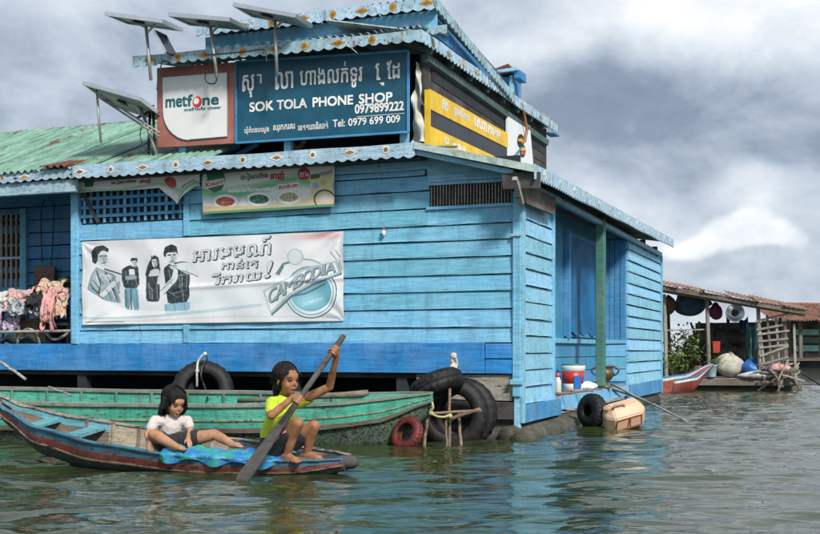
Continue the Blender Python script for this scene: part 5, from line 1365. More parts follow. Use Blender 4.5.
cr = thing('wooden_crate', 'brown wooden crate under the heap of clothes', 'crate', ((x0 + x1) / 2, .4, .965), HM)
crx0, crx1 = F(17, 330, .2)[0], F(47, 330, .2)[0]
for i in range(4):
    a = crx0 + i * (crx1 - crx0) / 4
    MB().box(a, a + (crx1 - crx0) / 4 - .008, .18, .20, .967, 1.29, .004).build('slat', old_wood, cr)
MB().box(crx0, crx1, .20, .62, 1.26, 1.29).build('top', old_wood, cr); MB().box(crx0, crx1, .205, .60, .967, 1.25).build('side', dark_wood, cr)
rk = thing('drying_rack', 'low wooden rack holding the clothes beside the corner post', 'rack', (XL - .5, .3, .965), HM)
for px in (3, 20, 50, 68):
    a = F(px, 320, .28)[0]
    MB().tube([(a, .28, .967), (a, .28, 1.46)], .018, 6).build('leg', dark_wood, rk)
for z in (1.22, 1.42): MB().tube([(F(-10, 320, .28)[0], .28, z), (F(71, 320, .28)[0], .28, z)], .016, 6).build('bar', grey_wood, rk)
cloth(-8, 14, 292, 306, .16, cl_m['white'], 'white cloth hanging at the window end of the rack', 3, .05, 1.1)
cloth(-6, 5, 306, 328, .10, cl_m['lilac'], 'lilac garment hanging below the white cloth', 2, .05, 2.1)
cloth(8, 34, 289, 312, .12, cl_m['print_'], 'pink patterned garment heaped beside the white cloth', 4, .08, 3.3)
cloth(10, 44, 299, 316, .06, cl_m['grey'], 'grey garment thrown over the brown crate', 4, .08, 4.4)
cloth(28, 48, 294, 311, .02, cl_m['black'], 'black garment in the middle of the heap', 3, .05, 5.2)
cloth(44, 58, 291, 327, .00, cl_m['pink'], 'long pink garment hanging down from the heap', 3, .05, 6.7)
cloth(56, 71, 292, 318, .06, cl_m['peach'], 'patterned peach garment beside the corner post', 3, .05, 7.9)
cloth(41, 66, 280, 295, .18, cl_m['peach'], 'orange towel draped on top of the heap', 3, .10, 8.8)
cloth(58, 71, 288, 300, .10, cl_m['print_'], 'faded printed garment over the end of the rack', 3, .05, 9.4)
cloth(5, 22, 316, 331, .14, cl_m['lilac'], 'pale lilac cloth hanging in front of the crate', 3, .05, 10.3)
a0, zt = F(35, 266, LB - .1); a1, zb = F(55, 292, LB - .1)
solo(MB().box(a0, a1, LB - .12, LB - .08, 1.3, zt, .012), 'board', painted('brown_board', (.12, .035, .02), chips=.3, dirt=.4), 'reddish brown board leaning on the recessed wall', 'board', (a0, LB - .1, 1.3), HM, bevel=.01)
a0, zt = F(66, 283, .35)
solo(crumple((a0, .35, zt - .22), .16, .10, .26, 4.4), 'plant_tuft', plain('leaf_dark', (.03, .10, .03), .7, .5, 20), 'green leafy bundle on the heap beside the corner post', 'plant', (a0, .35, zt - .22), HM, smooth=True)
a0, z0 = F(28, 342, .02)
wh = [Vector((a0 + .17 * math.cos(k * math.pi / 12), .03, .968 + .19 * math.sin(k * math.pi / 12))) for k in range(13)]
solo(MB().tube(wh, .016, 7), 'hoop', boat_cream, 'pale bent cane hoop standing on the deck edge', 'hoop', wh[0], HM, smooth=True)
a0, z0 = F(58, 326, .1)
bs = [Vector((a0 - .19 + .38 * k / 12, .10 - .05 * math.sin(k / 12 * math.pi), 1.13 - .10 * math.sin(k / 12 * math.pi))) for k in range(13)]
solo(MB().tube(bs, .018, 7), 'cane_bow', grey_wood, 'curved cane rim below the hanging pink garment', 'cane', bs[6], HM, smooth=True)
solo(MB().grid(lambda u, v: Vector((F(-12, 340, .05)[0] + .75 * u, -.0 + .3 * v, .98 + .10 * math.sin(u * 2.6) * (1 - v) + .03 * math.sin(u * 15 + v * 7))), 24, 8), 'sack', plain('sack_cream', (.52, .46, .32), .85, .3, 12, dirt=.4), 'flat cream sack lying at the deck edge', 'sack', (F(5, 340, .05)[0], .1, .97), HM, smooth=True)
# ================================================================ people
class Flesh:
    def __init__(s): s.mb = MB()
    def cap(s, p0, r0, p1, r1, n=14):
        p0, p1 = Vector(p0), Vector(p1); d_ = (p1 - p0); L = d_.length
        t = d_ / L if L > 1e-6 else Vector((0, 0, 1))
        path, rs = [], []
        for k in range(5):
            a = math.pi / 2 * (1 - k / 4); path.append(p0 - t * r0 * math.sin(a)); rs.append(max(.0008, r0 * math.cos(a)))
        for k in range(5):
            a = math.pi / 2 * k / 4; path.append(p1 + t * r1 * math.sin(a)); rs.append(max(.0008, r1 * math.cos(a)))
        s.mb.tube(path, rs, n); return s
    def chain(s, pts, rs):
        for a, b, ra, rb in zip(pts[:-1], pts[1:], rs[:-1], rs[1:]): s.cap(a, ra, b, rb)
        return s
    def ell(s, c, r_, M=None): s.mb.ball(c, r_, 16, 12, M); return s
    def make(s, name, mat, parent, voxel=.007, it=5, cuts=(), root=None):
        me = bpy.data.meshes.new('tmp'); me.from_pydata(s.mb.v, [], s.mb.f); me.update()
        o = bpy.data.objects.new('tmp', me); COL.objects.link(o)
        m = o.modifiers.new('r', 'REMESH'); m.mode = 'VOXEL'; m.voxel_size = voxel
        if it:
            m2 = o.modifiers.new('s', 'SMOOTH'); m2.factor = .5; m2.iterations = it
        out_ = bpy.data.meshes.new_from_object(o.evaluated_get(bpy.context.evaluated_depsgraph_get()))
        bpy.data.objects.remove(o); bpy.data.meshes.remove(me)
        bm = bmesh.new(); bm.from_mesh(out_)
        for p, n_ in cuts:
            bmesh.ops.bisect_plane(bm, geom=bm.verts[:] + bm.edges[:] + bm.faces[:], plane_co=p, plane_no=n_, clear_outer=True)
        bm.to_mesh(out_); bm.free()
        out_.transform(Matrix.Translation(-BASE[(root or parent).name]))
        out_.materials.clear(); out_.materials.append(mat)
        out_.polygons.foreach_set('use_smooth', [True] * len(out_.polygons))
        ob = bpy.data.objects.new(name, out_); COL.objects.link(ob); ob.parent = parent
        BASE[ob.name] = BASE[(root or parent).name]
        return ob
def skin_mat(name, col):
    m, t, b = pbr(name)
    oc = t.add('ShaderNodeTexCoord').outputs['Object']
    n = t.noise(oc, 14, 5, .6)
    t.l.new(t.mix(t.ramp(n, [(.3, 0.), (.7, 1.)]), tuple(x * .62 for x in col), tuple(x * 1.2 for x in col)), b.inputs['Base Color'])
    b.inputs['Roughness'].default_value = .62; b.inputs['Specular IOR Level'].default_value = .3
    b.inputs['Subsurface Weight'].default_value = .12; b.inputs['Subsurface Radius'].default_value = (.02, .008, .004); b.inputs['Subsurface Scale'].default_value = .4
    bumpto(t, b, t.noise(oc, 90, 3, .6), .06, .003)
    return m
skin1 = skin_mat('skin_tan', (.33, .155, .080)); skin2 = skin_mat('skin_light', (.42, .22, .13))
def hair_mat():
    m, t, b = pbr('hair_black')
    oc = t.add('ShaderNodeTexCoord').outputs['Object']
    n = t.noise(t.mapping(oc, (60, 60, 6)), 2.0, 4, .6, .6)
    t.l.new(t.ramp(n, [(.3, (.002, .002, .0025)), (.75, (.016, .013, .012))]), b.inputs['Base Color'])
    b.inputs['Roughness'].default_value = .5; b.inputs['Specular IOR Level'].default_value = .3; bumpto(t, b, n, 1.0, .012)
    return m
hair_m = hair_mat()
eye_white = plain('eye_white', (.62, .60, .57), .3, .05, 5, bump=0, dirt=0); eye_dark = plain('eye_dark', (.012, .008, .006), .2, .05, 5, bump=0, dirt=0)
lip_m = plain('lip', (.36, .12, .09), .4, .1, 9, bump=0, dirt=0)
def basis(fwd, up=(0, 0, 1), roll=0.0):
    f_ = Vector(fwd).normalized(); l_ = Vector(up).cross(f_).normalized(); u_ = f_.cross(l_)
    M = Matrix((f_, l_, u_)).transposed()
    return M @ Matrix.Rotation(roll, 3, 'X')
def head(fl, c, M, k=1.0):
    c = Vector(c)
    P_ = lambda *p: c + M @ (Vector(p) * k)
    E_ = lambda p, r_: fl.ell(P_(*p), tuple(x * k for x in r_), M)
    E_((-.012, 0, .025), (.088, .071, .082)); E_((.028, 0, -.028), (.058, .056, .074)); E_((.052, 0, -.076), (.026, .028, .022))
    E_((.055, 0, .030), (.034, .050, .036))
    for s_ in (-1, 1):
        E_((.050, s_ * .032, -.034), (.026, .022, .028)); E_((-.008, s_ * .074, -.012), (.014, .008, .027)); E_((.050, s_ * .026, .012), (.030, .018, .010))
    E_((.086, 0, -.022), (.013, .011, .011)); fl.cap(P_(.076, 0, .012), .007 * k, P_(.090, 0, -.018), .009 * k)
    E_((.079, 0, -.052), (.011, .021, .008))
def face(par, c, M, k=1.0, lid=.45, root=None):
    c = Vector(c); P_ = lambda *p: c + M @ (Vector(p) * k); S_ = lambda r_: tuple(x * k for x in r_)
    for s_ in (-1, 1):
        MB().ball(P_(.0745, s_ * .028, -.001), S_((.0052, .0112, .0034)), 12, 8, M).build('eye', eye_dark, par, smooth=True)
        MB().tube([P_(.0765, s_ * .013, .0045), P_(.0805, s_ * .026, .0068), P_(.0690, s_ * .043, .003)], .0027 * k, 6).build('eyelid', eye_dark, par, smooth=True)
        MB().tube([P_(.0815, s_ * .012, .021), P_(.0815, s_ * .028, .0255), P_(.0690, s_ * .046, .020)], [.0022 * k, .0034 * k, .0016 * k], 6).build('eyebrow', hair_m, par, smooth=True)
    MB().ball(P_(.0840, 0, -.0485), S_((.0055, .0175, .0028)), 12, 6, M).build('lip', lip_m, par, smooth=True)
    MB().ball(P_(.0838, 0, -.0555), S_((.0055, .0150, .0034)), 12, 6, M).build('lip', lip_m, par, smooth=True)
def grip(fl, c, axis, palm, r_, k=1.0):
    # a fist closed round a shaft: four fingers wrap round, thumb crosses over
    a = Vector(axis).normalized(); p = Vector(palm); p = (p - a * p.dot(a)).normalized(); q = a.cross(p)
    c = Vector(c)
    ring = lambda t, ang, rr: c + a * t + (p * math.cos(ang) + q * math.sin(ang)) * rr
    fl.ell(c + p * (r_ + .014 * k), (.015 * k, .030 * k, .036 * k), Matrix((p, q, a)).transposed())
    for i in range(4):
        t = (i - 1.5) * .0195 * k; rf = (.0088, .0092, .009, .0078)[i] * k; far = (2.9, 3.2, 3.1, 2.7)[i]
        fl.chain([ring(t, .35 + (far - .35) * j / 4, r_ + rf * .75) for j in range(5)], [rf * 1.05, rf, rf, rf * .92, rf * .82])
    fl.chain([c + p * (r_ + .008) + a * .034 * k, ring(.040 * k, -.9, r_ + .010 * k), ring(.030 * k, -1.9, r_ + .008 * k), ring(.016 * k, -2.5, r_ + .007 * k)], [.012 * k, .0105 * k, .0095 * k, .008 * k])
def foot(fl, ank, toe, k=1.0):
    ank, toe = Vector(ank), Vector(toe); d_ = (toe - ank); d_.z = 0; d_.normalize(); sd = Vector((-d_.y, d_.x, 0)); g = toe.z
    heel = ank - d_ * .035 * k; heel.z = g + .022 * k
    fl.cap(ank, .030 * k, heel, .025 * k); fl.cap(heel, .024 * k, toe - d_ * .045 * k + Vector((0, 0, .016 * k)), .026 * k)
    fl.cap(ank + d_ * .01, .027 * k, toe - d_ * .05 * k + Vector((0, 0, .02 * k)), .022 * k)
    for i in range(5):
        o_ = (i - 2) * .0155 * k; l_ = (.010, .012, .008, .002, -.006)[i] * k; rr = (.0115, .009, .0085, .008, .0075)[i] * k
        fl.cap(toe - d_ * .050 * k + sd * o_ * .9 + Vector((0, 0, .013 * k)), rr * 1.15, toe + d_ * (l_ - .008 * k) + sd * o_ + Vector((0, 0, .0085 * k)), rr)
def open_hand(fl, wr, dirv, down, k=1.0):
    wr, d_ = Vector(wr), Vector(dirv).normalized(); dn = Vector(down); dn = (dn - d_ * dn.dot(d_)).normalized(); sd = d_.cross(dn)
    fl.ell(wr + d_ * .032 * k, (.036 * k, .012 * k, .027 * k), Matrix((d_, dn, sd)).transposed())
    for i in range(4):
        o_ = sd * (i - 1.5) * .0135 * k; ln = (.046, .053, .049, .038)[i] * k; b_ = wr + d_ * .058 * k + o_
        fl.chain([b_, b_ + d_ * ln * .5 + dn * .006, b_ + d_ * ln * .85 + dn * .020], [.0075 * k, .007 * k, .006 * k])
    b_ = wr + d_ * .016 * k - sd * .022 * k
    fl.chain([b_, b_ + d_ * .022 * k - sd * .016 * k, b_ + d_ * .045 * k - sd * .020 * k + dn * .008], [.009 * k, .008 * k, .0068 * k])

def strands(par, P_, M, n, seed, length, front=.75, droop=.0):
    n = int(n * 2.6)
    # loose hairs lying over the cap of hair
    rg = random.Random(seed); mb = MB()
    for i in range(n):
        ph = rg.uniform(front, 2 * math.pi - front); th0 = rg.uniform(.05, .5); th1 = rg.uniform(1.5, 2.0)
        k = rg.uniform(1.0, 1.05); pts = []
        for j in range(7):
            th = th0 + (th1 - th0) * j / 6; w_ = .10 * math.sin(j * 1.1 + i)
            pts.append(P_(-.026 + .100 * k * math.sin(th) * math.cos(ph + w_ * .3), .090 * k * math.sin(th) * math.sin(ph + w_ * .3), .036 + .092 * k * math.cos(th)))
        e = pts[-1]
        for j in range(1, 4): pts.append(e + Vector((rg.uniform(-.004, .004), rg.uniform(-.004, .004), -length * rg.uniform(.8, 1.1) * j / 3)) + (M @ Vector((-droop * j / 3, 0, 0))))
        mb.tube(pts, [rg.uniform(.0010, .0020)] * 8 + [.0011, .0005], 4)
    return mb.build('hair_strands', hair_m, par, smooth=True, kind='stuff')
# --- paddle
pt_, pb_ = W(344, 335.5, 8.0), W(240, 483, 7.56)
pd = thing('paddle', 'long dark wooden paddle held by the squatting girl', 'paddle', pb_)
pv = pb_ - pt_; pa = lambda t: pt_ + pv * t
MB().tube([pa(0), pa(.03), pa(.35), pa(.62)], [.019, .021, .020, .021], 10, wob=.03).build('shaft', dark_wood, pd, smooth=True)
pt = pv.normalized(); pn = Vector((-.35, -.85, .2)); pn = (pn - pt * pn.dot(pt)).normalized(); psd = pt.cross(pn)
bl_ = [(.46, .020), (.58, .027), (.72, .036), (.86, .046), (.97, .050), (1.0, .040)]
prof = [(t, w_) for t, w_ in bl_] + [(t, -w_) for t, w_ in reversed(bl_)]
MB().prism(prof, lambda a, b, t: pa(a) + psd * b + pn * t, -.012, .012).build('blade', dark_wood, pd, bevel=.004)

# --- girl squatting on the bow with the paddle
base = W(296, 461.5, 7.95)
g1 = thing('person', 'girl in neon yellow shirt squatting on the sampan bow and paddling', 'person', base)
fl = Flesh()
hipR, hipL, pel = W(272.5, 449, 8.02), W(280, 450, 8.20), W(272, 448, 8.12)
chest, neckb, hc = W(281, 414, 8.10), W(285.5, 399, 8.07), W(287, 379.5, 8.03)
shR, shL = W(272.5, 403.5, 7.98), W(303, 400, 8.20)
elR, elL = W(271.5, 415.5, 7.80), W(329.5, 387, 8.16)
hR, hL = pa(.45), pa(.105)
waist = W(273, 434, 8.12)
fl.chain([pel, waist, chest, neckb], [.092, .080, .088, .046]); fl.cap(shR + Vector((.02, .02, -.01)), .048, shL + Vector((-.03, 0, -.01)), .046); fl.cap(hipR, .075, hipL, .075)
fl.cap(neckb, .036, hc + Vector((-.01, 0, -.03)), .034)
HM1 = basis((.70, -.70, -.12), roll=.0)
head(fl, hc, HM1, 1.04)
axR = pv.normalized()
palmR = (elR - hR); palmL = Vector((.25, .55, -.75))
wrR = hR + (palmR - axR * palmR.dot(axR)).normalized() * .055; wrL = hL + (palmL - axR * palmL.dot(axR)).normalized() * .052
fl.chain([shR, elR, wrR], [.040, .031, .0215]); fl.chain([shL, elL, wrL], [.039, .031, .0215])
fl.cap(shR.lerp(elR, .3), .036, shR.lerp(elR, .6), .034)
fl.cap(elR, .031, elR.lerp(wrR, .4), .029); fl.cap(elL, .030, elL.lerp(wrL, .35), .029)
fl.cap(wrR, .0205, hR + (wrR - hR) * .6, .022); fl.cap(wrL, .0205, hL + (wrL - hL) * .6, .022)
grip(fl, hR, -axR, palmR, .0205); grip(fl, hL, axR, palmL, .0205)
knR, knL = W(297.5, 423.5, 7.84), W(314, 426, 8.06)
anR, anL = W(286.5, 455.5, 7.93), W(306.5, 455, 8.12)
toR, toL = W(300, 463, 7.86), W(324, 461, 8.04)
fl.chain([hipR, hipR.lerp(knR, .5), knR], [.078, .066, .046]); fl.chain([hipL, hipL.lerp(knL, .5), knL], [.078, .066, .046])
for kn, an in ((knR, anR), (knL, anL)):
    fl.chain([kn, kn.lerp(an, .35) + Vector((-.012, .008, 0)), kn.lerp(an, .75), an], [.046, .045, .033, .027])
foot(fl, anR, toR, 1.05); foot(fl, anL, toL, 1.05)
b1 = fl.make('body', skin1, g1, .0048, 4)
face(g1, hc, HM1, 1.04)
# hair: cap over the skull, tied at the back
fl = Flesh(); Ph = lambda *p: hc + HM1 @ Vector(p)
fl.ell(Ph(-.026, 0, .036), (.098, .088, .090), HM1); fl.ell(Ph(-.055, 0, -.02), (.062, .080, .075), HM1); fl.ell(Ph(-.02, .060, -.005), (.045, .028, .060), HM1); fl.ell(Ph(-.03, -.062, -.005), (.035, .026, .055), HM1)
fl.chain([Ph(-.09, .0, -.03), Ph(-.105, -.005, -.09), Ph(-.10, -.01, -.15)], [.040, .034, .018])
fl.make('hair', hair_m, g1, .006, 3, [(Ph(.042, 0, .040), HM1 @ Vector((.93, 0, -.36)))])
fl = Flesh()
for y0_ in (-.03, .0, .03, .05): fl.cap(Ph(.035, y0_, .098 - abs(y0_) * .5), .012, Ph(.062, y0_ * 1.5, .062 - abs(y0_) * .4), .008)
for s_ in (-1, 1): fl.chain([Ph(.050, s_ * .050, .060), Ph(.036, s_ * .071, .02), Ph(.015, s_ * .078, -.035)], [.013, .012, .006])
fl.make('hair_strand', hair_m, g1, .005, 2)
strands(g1, Ph, HM1, 150, 5, .05, 1.15, .03)
# shirt, shorts
neon = fabric('neon_shirt', (.50, .64, .02))
fl = Flesh()
fl.chain([W(272.5, 440, 8.12), waist, chest, neckb], [.094, .096, .103, .060]); fl.cap(shR + Vector((.02, .02, -.008)), .060, shL + Vector((-.03, 0, -.008)), .058)
fl.cap(shR, .053, shR.lerp(elR, .66), .050); fl.cap(shL, .053, shL.lerp(elL, .52), .049)
fl.make('shirt', neon, g1, .0065, 4, [(neckb + Vector((.01, 0, .022)), Vector((.35, -.1, 1))), (W(272.5, 439, 8.12), Vector((.15, 0, -1))), (shR.lerp(elR, .62), elR - shR)][:2])
shorts = fabric('dark_shorts', (.016, .015, .020)); pinkm = plain('pink_trim', (.62, .14, .20), .7, .2, 9, bump=.1, dirt=.1)
fl = Flesh()
fl.cap(hipR, .090, hipL, .090); fl.cap(pel, .102, waist + Vector((0, 0, -.03)), .097)
fl.cap(hipR, .090, hipR.lerp(knR, .62), .072); fl.cap(hipL, .090, hipL.lerp(knL, .62), .072)
fl.make('shorts', shorts, g1, .007, 4)
a, b_ = hipR.lerp(knR, -.15) + Vector((0, -.088, .02)), hipR.lerp(knR, .58) + Vector((0, -.072, .03))
MB().tube([a, a.lerp(b_, .5) + Vector((0, -.012, .005)), b_], .011, 7).build('pink_piping', pinkm, g1, smooth=True)

# --- small girl sitting in the sampan
base = W(170, 447, 8.36)
g2 = thing('person', 'small girl with bobbed black hair sitting in the sampan in a white shirt', 'person', base)
fl = Flesh()
pel, chest, neckb, hc = W(168, 441, 8.42), W(170.5, 426, 8.40), W(172, 415, 8.38), W(174.5, 402.5, 8.34)
shR, shL = W(155, 420.5, 8.33), W(187.5, 420.5, 8.42)
elR, wrR = W(147.5, 435, 8.26), W(149.5, 443.5, 8.16)
elL, wrL = W(190.5, 431, 8.36), W(188, 438.5, 8.27)
fl.chain([pel, W(169, 433, 8.42), chest, neckb], [.078, .074, .076, .038]); fl.cap(shR + Vector((.02, 0, -.008)), .038, shL + Vector((-.02, 0, -.008)), .038)
fl.cap(neckb, .030, hc + Vector((0, 0, -.03)), .029)
HM2 = basis((.62, -.70, -.36))
head(fl, hc, HM2, .98)
fl.chain([shR, elR, wrR], [.033, .026, .018]); fl.chain([shL, elL, wrL], [.032, .025, .018])
open_hand(fl, wrR, (.1, -.5, -.85), (.6, -.4, 0), .8); open_hand(fl, wrL, (.3, -.6, -.45), (0, 0, -1), .8)
hR_, hL_ = W(163, 442, 8.38), W(178, 442, 8.38)
knR, anR = W(153.5, 434.5, 8.16), W(178, 447.5, 8.06)
fl.chain([hR_, hR_.lerp(knR, .5), knR], [.066, .058, .044]); fl.chain([knR, knR.lerp(anR, .35), anR], [.043, .040, .024])
foot(fl, anR, W(186, 450.5, 8.03), .85)
knL, anL = W(214.5, 434.5, 8.30), W(234, 445, 8.22)
fl.chain([hL_, hL_.lerp(knL, .5), knL], [.066, .056, .041]); fl.chain([knL, knL.lerp(anL, .35), anL], [.040, .038, .024])
foot(fl, anL, W(243, 447.5, 8.20), .85)
fl.make('body', skin2, g2, .0048, 4)
face(g2, hc, HM2, .98)
fl = Flesh(); Ph = lambda *p: hc + HM2 @ Vector(p)
fl.ell(Ph(-.026, 0, .034), (.097, .088, .088), HM2); fl.ell(Ph(-.04, 0, -.035), (.070, .090, .075), HM2)
for s_ in (-1, 1): fl.chain([Ph(-.005, s_ * .078, .03), Ph(.012, s_ * .086, -.04), Ph(.020, s_ * .084, -.095)], [.026, .026, .016])
for i in range(9):
    a = math.pi * (i / 8 - .5) * 1.3 + math.pi; fl.cap(Ph(-.03 + .06 * math.cos(a), .075 * math.sin(a), -.05), .024, Ph(-.03 + .07 * math.cos(a), .085 * math.sin(a), -.118 + .008 * (i % 2)), .014)
fl.make('hair', hair_m, g2, .006, 3, [(Ph(.050, 0, .030), HM2 @ Vector((.95, 0, -.30)))])
fl = Flesh()
for i in range(7): fl.cap(Ph(.045, (i - 3) * .018, .090 - abs(i - 3) * .006), .013, Ph(.079 - abs(i - 3) * .006, (i - 3) * .021, .032), .008)
fl.make('fringe', hair_m, g2, .005, 2)
strands(g2, Ph, HM2, 170, 6, .075, .95, -.005)
shirt2 = fabric('white_shirt', (.58, .52, .50), var=.2)
fl = Flesh()
fl.chain([W(168.5, 438.5, 8.42), W(169.5, 432, 8.42), chest, neckb], [.098, .092, .087, .048]); fl.cap(shR + Vector((.02, 0, -.004)), .043, shL + Vector((-.02, 0, -.004)), .043)
fl.cap(shR, .040, shR.lerp(elR, .50), .040); fl.cap(shL, .039, shL.lerp(elL, .50), .039)
fl.make('shirt', shirt2, g2, .0065, 4, [(neckb + Vector((.0, 0, .016)), Vector((.25, -.35, 1))), (W(168.5, 443, 8.42), Vector((0, 0, -1)))])
fl = Flesh()
fl.cap(hR_, .080, hL_, .082); fl.cap(hR_, .075, hR_.lerp(knR, .45), .066); fl.cap(hL_, .078, hL_.lerp(knL, .48), .068)
fl.make('shorts', shorts, g2, .007, 4)

# ================================================================ the shed on the water beyond
PD = 24.5
PX = lambda px: (px - 410) / FPX * PD
shed_rz = R(-14)
SO = Vector((PX(722), PD, 0))
SF = Matrix.Translation(SO) @ Matrix.Rotation(shed_rz, 4, 'Z')
sh = thing('floating_shed', 'open floating shed of grey poles with rusty tin roof', 'shed', (0, 0, 0), SF)
SI = SF.inverted()
def Q(px, py, y0=0.0):                                                 # pixel to the shed plane y = y0 (shed coordinates)
    o = SI @ Vector((0, 0, EYE)); r_ = SI.to_3x3() @ Vector(((px - 410) / FPX, 1, (HOR - py) / FPX))
    k = (y0 - o.y) / r_.y; return o + r_ * k
tin_rust = tin('tin_rust', (.26, .10, .055), (.17, .055, .025), .8, (.42, .20, .12))
zf = .28
for i in range(8):
    y = i * .28
    MB().box(-1.75, 1.5 + .05 * (i % 3), y, y + .25, zf - .03, zf, .008).build('floor_plank', grey_wood, sh)
MB().box(-1.75, 1.55, -.06, -.01, zf - .16, zf - .02, .012).build('edge_beam', old_wood, sh)
for y in (.2, 1.2, 2.1): MB().tube([(-1.9, y, .02), (1.7, y, .02)], .10, 8, wob=.06).build('float_log', dark_wood, sh, smooth=True)
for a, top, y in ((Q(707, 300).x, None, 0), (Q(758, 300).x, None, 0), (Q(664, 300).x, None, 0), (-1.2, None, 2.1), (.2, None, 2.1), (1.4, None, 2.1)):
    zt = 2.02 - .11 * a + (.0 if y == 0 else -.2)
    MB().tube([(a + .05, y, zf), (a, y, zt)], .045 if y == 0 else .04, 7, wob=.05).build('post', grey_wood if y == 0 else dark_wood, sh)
p0, p1 = Q(662, 285, -.25), Q(806, 310, -.25)
rfm = MB().bar((p0.x, -.27, p0.z - .055), (p1.x, -.27, p1.z - .055), .05, .10).build('roof', old_wood, sh)
MB().bar((p0.x, 0, p0.z - .12), (p1.x, 0, p1.z - .10), .05, .07).build('roof_beam', grey_wood, sh)
for i in range(6):
    a = p0.x - .3 + i * (p1.x - p0.x + .4) / 6; wd = (p1.x - p0.x + .4) / 6 + .08; zz = lambda x: p0.z + (p1.z - p0.z) * (x - p0.x) / (p1.x - p0.x)
    corrugated('corrugated_sheet', rfm, tin_rust, (a, -.32 + random.uniform(-.1, .05), zz(a) + random.uniform(0, .03)), (a + wd, -.32 + random.uniform(-.06, .05), zz(a + wd) - .01), (a, 2.5, zz(a) + .24 + random.uniform(-.03, .05)), 7, amp=.012)
# lattice of rails at the open end
for i in range(5):
    pA = Q(758 + i * 9, 312 + i * 3, -.02); pB = Q(766 + i * 7.5, 380 + i, -.02)
    MB().bar(pA, pB, .05, .04, (0, 1, 0)).build('lattice_upright', grey_wood if i % 2 == 0 else old_wood, sh)
for i in range(9):
    pA = Q(756 + i * .8, 322 + i * 6.8 + random.uniform(-2, 2), -.05); pB = Q(784 + random.uniform(-3, 6) + i * 1.2, 316 + i * 6.6 + random.uniform(-3, 3), -.05)
    MB().bar(pA, pB, .045, .03, (0, 1, 0)).build('lattice_rail', grey_wood, sh)
random.seed(21)
for i in range(46):                                                    # tangle of driftwood at the corner
    c = Q(random.uniform(762, 796), random.uniform(364, 386), random.uniform(-.35, .25)); v_ = Vector((random.uniform(-1, 1), random.uniform(-.5, .5), random.uniform(-.7, .7))).normalized() * random.uniform(.12, .30)
    MB().tube([c - v_, c, c + v_], [.02, .024, .016], 6, wob=.1).build('driftwood', grey_wood if i % 2 else old_wood, sh)
# dark boards added at the back so the shed's inside looks deep in shade
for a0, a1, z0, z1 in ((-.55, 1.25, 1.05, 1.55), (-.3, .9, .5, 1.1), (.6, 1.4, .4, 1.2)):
    MB().box(a0, a1, 1.9, 1.94, z0, z1, .02).build('darkening_board', dark_wood, sh)
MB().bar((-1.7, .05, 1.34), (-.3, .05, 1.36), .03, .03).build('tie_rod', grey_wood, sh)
def put_s(mb, name, mat, label, cat, base, group=None, smooth=True): return solo(mb, name, mat, label, cat, base, SF, group, smooth=smooth)
def hang(px0, px1, py0, py1, y0, mat, nm, label, cat, seed):
    a, b = Q(px0, py0, y0), Q(px1, py1, y0)
    def fn(u, v):
        n_ = noise.noise((u * 3 + seed, v * 2, seed))
        return Vector((a.x + (b.x - a.x) * u, y0 + .06 * math.sin(u * 14 + seed) + .1 * n_, a.z + (b.z - a.z) * v * (.75 + .4 * math.sin(u * 3.14)) - .1 * math.sin(u * 3.14)))
    return put_s(MB().grid(fn, 26, 12), nm, mat, label, cat, fn(.5, 1))
def bundle(px, py, y0, rx_, rz_, mat, nm, label, cat, sd):
    c = Q(px, py, y0)
    return put_s(crumple(c - Vector((0, 0, rz_ * .5)), rx_, rx_ * .5, rz_, sd), nm, mat, label, cat, c - Vector((0, 0, rz_ * .5)))
bundle(690, 304, .35, .36, .56, plain('net_teal', (.02, .055, .085), .8, .6, 12, bump=.8), 'fishing_net', 'dark teal net bundle slung under the shed roof', 'net', 1.0)
bundle(669, 306, .25, .15, .40, plain('bag_brown', (.10, .06, .05), .8, .5, 8), 'cloth_bag', 'brown cloth bag hanging beside the blue house under the tin roof', 'bag', 2.0)
bundle(716, 312, .45, .15, .36, plain('net_purple', (.13, .03, .08), .8, .5, 8), 'garment', 'dark purple garment bundle hanging beside the round basin', 'clothing', 3.0)
bundle(703, 303, .5, .20, .2, plain('net_dark', (.02, .03, .04), .8, .5, 8), 'fishing_net', 'small dark net bundle beside the purple garment', 'net', 9.0)
hang(739, 748, 316, 326, .5, plain('rag_blue', (.03, .08, .22), .8, .5, 8), 'rag', 'small blue rag pegged by the lattice', 'rag', 4.0)
hang(746, 757, 322, 352, .35, plain('tarp_teal', (.12, .28, .30), .6, .5, 8), 'tarpaulin', 'teal cloth hanging behind the grey lattice post', 'tarpaulin', 5.0)
c = Q(735, 313, .1)
bs_ = thing('round_basin', 'round metal basin hung up under the shed roof', 'basin', c, SF)
Mz = Matrix.Translation(c) @ Matrix.Rotation(R(90), 4, 'X')
MB().lathe([(.06, -.04), (.14, -.03), (.19, .03), (.205, .035), (.205, .045), (.185, .04), (.13, -.015), (.06, -.025)], 24, Mz).build('bowl', alu, bs_, smooth=True)
MB().lathe([(.075, -.022), (.08, -.012), (.04, -.008)], 16, Mz).build('dark_centre', blk, bs_)
